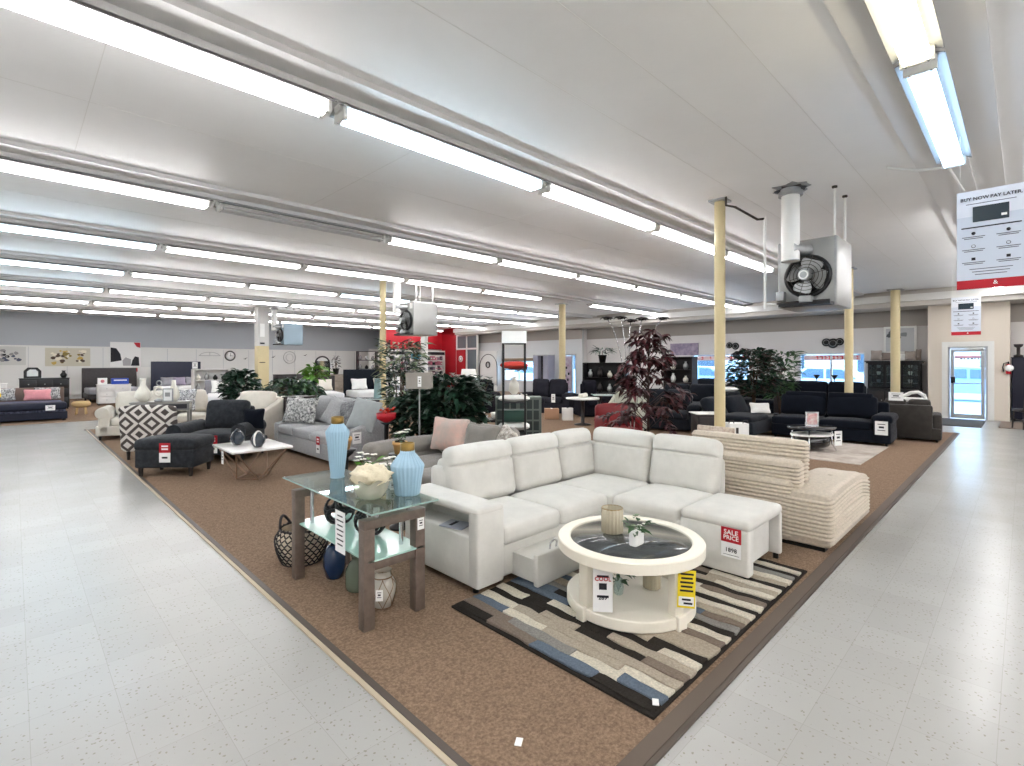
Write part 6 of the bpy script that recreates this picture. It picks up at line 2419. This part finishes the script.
t = bed((5.35, 26.4, G), 0, 'bed with a tall navy panel headboard carrying a white ticket', 1.8, 2.05, 1.66, hbm=mat('headboard_navy', (34, 38, 56), rough=.6), cover=F_duv)
tag(t, T(.72, .97, 1.48), 'white', .22, .30)
for (x, l) in ((4.9, 'left'), (5.35, 'middle'), (5.85, 'right')):
    pillow((x, 26.9, .58), 0, l + ' of three grey pillows on the bed with the tall navy headboard', F_duvg if l != 'middle' else fabric('fabric_mauve', (150, 142, 160)), .5, .4, tilt=25)
# paintings
cr = mat('art_cream', (214, 206, 184), rough=.8)
picture((1.72, 29.688, 1.86), 0, 'cream floral canvas painting on the far left wall, the one with yellow blossom', 1.5, .80, cr, mat('art_cream_bg', (204, 200, 182), rough=.8), .0, strokes=34, seed=9,
        strm=[mat('art_olive', (140, 124, 70), rough=.8), mat('art_gold', (196, 168, 96), rough=.8), mat('art_brown', (86, 72, 60), rough=.8), mat('art_ivory', (232, 226, 206), rough=.8)])
picture((-.25, 29.688, 1.90), 0, 'black and white floral canvas painting at the left edge of the far wall', 1.25, .78, M_paper, mat('art_pale', (206, 208, 204), rough=.8), .0, strokes=26, seed=10, strm=[M_ink, mat('art_slate', (86, 92, 110), rough=.8), mat('art_grey2', (150, 150, 150), rough=.8)])


def wall_ring(loc, label, r, m, th=.02, hands=False, name='wall_clock', r2=0):
    t = thing(name, label, 'wall decor' if not hands else 'clock', loc)
    b = B(); b.torus((0, 0, 0), r, th, m, M=T(0, -.03, 0) @ RX(PI / 2), n=28, k=6)
    b.build('ring', t)
    if r2:
        b = B(); b.torus((0, 0, 0), r2, th * .7, m, M=T(0, -.03, 0) @ RX(PI / 2), n=24, k=6); b.build('inner_ring', t)
    if hands:
        b = B(); b.lathe([(.001, 0), (r, 0), (r, .006), (.001, .006)], (0, 0, 0), M_paper, n=28, M=T(0, -.01, 0) @ RX(PI / 2)); b.build('dial', t)
        b = B(); b.box((.03, -.025, .06), (.02, .006, .16), M_ink); b.box((.06, -.025, 0), (.16, .006, .02), M_ink); b.build('hands', t)
    return t


wall_ring((8.20, 29.688, 1.98), 'round dark-rimmed wall clock left of the wide column', .24, mat('rim_dark', (60, 60, 60), rough=.5), .035, hands=True)
wall_ring((11.3, 29.688, 1.92), 'pale concentric wire ring wall ornament right of the wide column', .34, mat('wire_grey', (170, 170, 168), rough=.5), .014, name='wall_ring', r2=.2)
t = thing('wall_sculpture', 'thin arched wire wall ornament to the left of the round clock', 'wall decor', (7.25, 29.688, 1.98))
b = B(); b.tube([(.45 * math.cos(PI - PI * k / 12), -.02, .18 * math.sin(PI * k / 12)) for k in range(13)], .012, M_steel); b.cyl((-.5, -.02, 0), (.5, -.02, 0), .012, M_steel); b.build('wire_arch', t)
b = B(); b.cyl((0, -.02, 0), (0, -.02, .18), .01, M_steel); b.build('stem', t)
for (x, z, l) in ((8.95, 1.80, 'small dark bird-like wall ornament between the clock and the wide column'), (10.4, 1.90, 'small dark branch wall ornament just right of the wide column'), (12.2, 2.02, 'tiny dark wall ornament right of the pale wire ring')):
    b = B(); b.leaf((-.12, 0, 0), (1, 0, .3), .26, .12, M_ink, droop=0); b.leaf((0, -.01, 0), (.7, 0, .7), .16, .09, M_ink, droop=0); b.box((0, .01, .02), (.06, .03, .04), M_ink)
    solo(b, 'wall_ornament', l, 'wall decor', (x, 29.685, z))

# white shelf with jars and bags left of the wide column
open_shelf((5.55, 22.6, G), 0, 'white open shelf with dark ornaments left of the wide column', 1.2, 1.35, .4, M_wtw, 3, True)
shelf_goods((5.55, 22.6, G), 0, 1.2, 1.35, .4, 3, 4, 15, 'of the white open shelf', [M_ink, wv, M_steel, M_black])
leafy((4.25, 14.5, G), 'dark green glossy shrub in front of the wide column', 1.38, .40, M_leafd, 61, n=700, L=.20, W=.10, z0=.5)
leafy((5.0, 12.9, G), 'spreading green houseplant right of the wide column, behind the light grey sofa', 1.18, .62, M_leafd, 62, n=520, L=.26, W=.10, z0=.5, m2=M_leaf, droop=.6)
leafy((6.3, 14.6, G), 'bright lime green leafy plant behind the darker spreading houseplant', 1.52, .30, M_leafb, 63, n=90, L=.26, W=.13, z0=1.1)
leafy((4.0, 11.6, G), 'dark trailing plant between the cream armchair and the light grey sofa', 1.02, .42, M_leafd, 64, n=300, L=.16, W=.04, z0=.45, m2=mat('stem_brown', (84, 66, 50)))
bpy.data.objects['potted_plant']['label'] = bpy.data.objects['potted_plant']['label']
# bedding displays between the column and slim post
cabinet('dresser', 'dark low chest right behind the wide column', (8.35, 21.6, G), 0, 1.4, .5, 1.12, M_dkw, drawers=3, cols=2)
cabinet('dresser', 'taupe wood chest below the black arched mirror', (9.95, 21.9, G), 0, 1.5, .45, 1.08, mat('wood_taupe', (158, 148, 134), rough=.6, var=.2, vscale=10), drawers=3, cols=2)
t = thing('arched_mirror', 'black arched mirror standing on the taupe chest', 'mirror', (9.75, 21.85, G + 1.08))
b = B(); b.tube([(-.32, 0, 0), (-.32, 0, .5)] + [(.32 * math.cos(PI - PI * k / 8), 0, .5 + .30 * math.sin(PI * k / 8)) for k in range(9)] + [(.32, 0, 0)], .035, M_black); b.build('frame', t)
b = B(); b.bb(-.3, .3, .0, .01, .0, .6, mat('mirror_silver', (200, 206, 210))); b.build('mirror', t)
leafy((10.35, 21.8, G + 1.08), 'dark dried stems in a black vase right of the arched mirror', .85, .16, M_black, 65, n=50, L=.14, W=.06, z0=.25, pm=M_black)
for (x, y, w, hb, hm, cov, l) in ((7.6, 17.6, 1.6, 1.12, M_dkw, F_duv, 'white-covered bed with cream pillows, right of the wide column'),
                                  (9.7, 17.2, 1.7, 1.34, F_navy2, F_duv, 'bed with a double black headboard, left of the slim cream post'),
                                  (12.3, 18.9, 1.7, 1.2, M_black, F_duvg, 'bed with a low black headboard just behind the slim cream post'),
                                  (5.3, 18.6, 1.6, 1.0, F_duvg, F_duv, 'white bed with a grey headboard just left of the wide column')):
    t = bed((x, y, G), R45 * .3, l, w, 2.0, hb, hbm=hm, cover=cov)
    for k, s in enumerate((-1, 1)):
        v = Matrix.Rotation(R45 * .3, 4, 'Z') @ Vector((s * w * .25, .62, 0))
        pillow((x + v.x, y + v.y, .58), R45 * .3, ('left' if s < 0 else 'right') + ' pillow on the ' + ' '.join(l.split()[:9]).rstrip(','), F_white if k == 0 else F_cream, .6, .44, tilt=24)
# armchairs row of bags: white rack chair with black/white check pillows
sofa('armchair', 'off-white armchair beyond the cream sofa, left of the dark shrub', 'armchair', (3.0, 14.95, G), R45, .95, .9, F_white, n=1, arm='roll', aw=.22, ah=.6, bh=.86, legs=.1)
F_chk = mat('fabric_check', (226, 226, 226), rough=.9, var=.9, vscale=30, rgb2=(40, 44, 54))
pillow((2.72, 13.28, .52), -.5, 'black and white checked pillow at the right end of the cream sofa', F_chk, .5, .5, tilt=15)
pillow((2.85, 14.65, .52), -.8, 'white shaggy pillow on the off-white armchair', F_white, .45, .45, tilt=15)
# stacks of grey vases on glass table, teal vase
t = thing('glass_side_table', 'low glass side table with a pale teal vase behind the light grey sofa', 'table', (5.9, 10.2, G), R45)
b = B(); b.bb(-.8, .8, -.3, .3, .78, .80, mat('glass_top_pale', (186, 200, 200))); b.build('glass_top', t)
for sx in (-1, 1):
    for sy in (-1, 1):
        b = B(); b.cyl((sx * .7, sy * .24, 0), (sx * .7, sy * .24, .78), .016, M_chrome, n=8); b.build('leg', t)
b = B(); b.lathe([(.08, 0), (.09, .02), (.08, .2), (.07, .42), (.09, .44)], (0, 0, 0), mat('ceramic_teal', (140, 168, 168), rough=.4), n=18); solo(b, 'vase', 'pale teal cylinder vase on the glass side table behind the light grey sofa', 'vase', (5.85, 10.25, G + .801))
# hanging rack of dark shelves by slim post
open_shelf((12.1, 22.2, G), R45, 'tall black ladder shelf just left of the slim cream post', .9, 2.15, .35, M_black, 5, False, 'ladder_shelf')
shelf_goods((12.1, 22.2, G), R45, .9, 2.15, .35, 5, 3, 17, 'of the black ladder shelf', [M_ink, wv, M_steel])
# arched floor sign / white oval display behind plants
leafy((8.4, 9.6, G), 'green plant in a white pot left of the black reclining sofa', 1.25, .32, M_leafd, 71, n=200, L=.15, W=.06, z0=.5, pm=M_white)
t = thing('table_lamp', 'table lamp with a wide white drum shade above the dark green bush', 'lamp', (9.3, 11.2, G))
b = B(); b.lathe([(.14, 0), (.14, .02), (.03, .06), (.03, 1.2)], (0, 0, 0), M_steel, n=14); b.build('base', t)
b = B(); b.lathe([(.24, 1.18), (.20, 1.42), (.19, 1.42), (.23, 1.18)], (0, 0, 0), F_white, n=24, caps=False); b.build('lamp_shade', t)
t.name = 'floor_lamp'; t['label'] = 'floor lamp with a wide white drum shade left of the shelf tower'
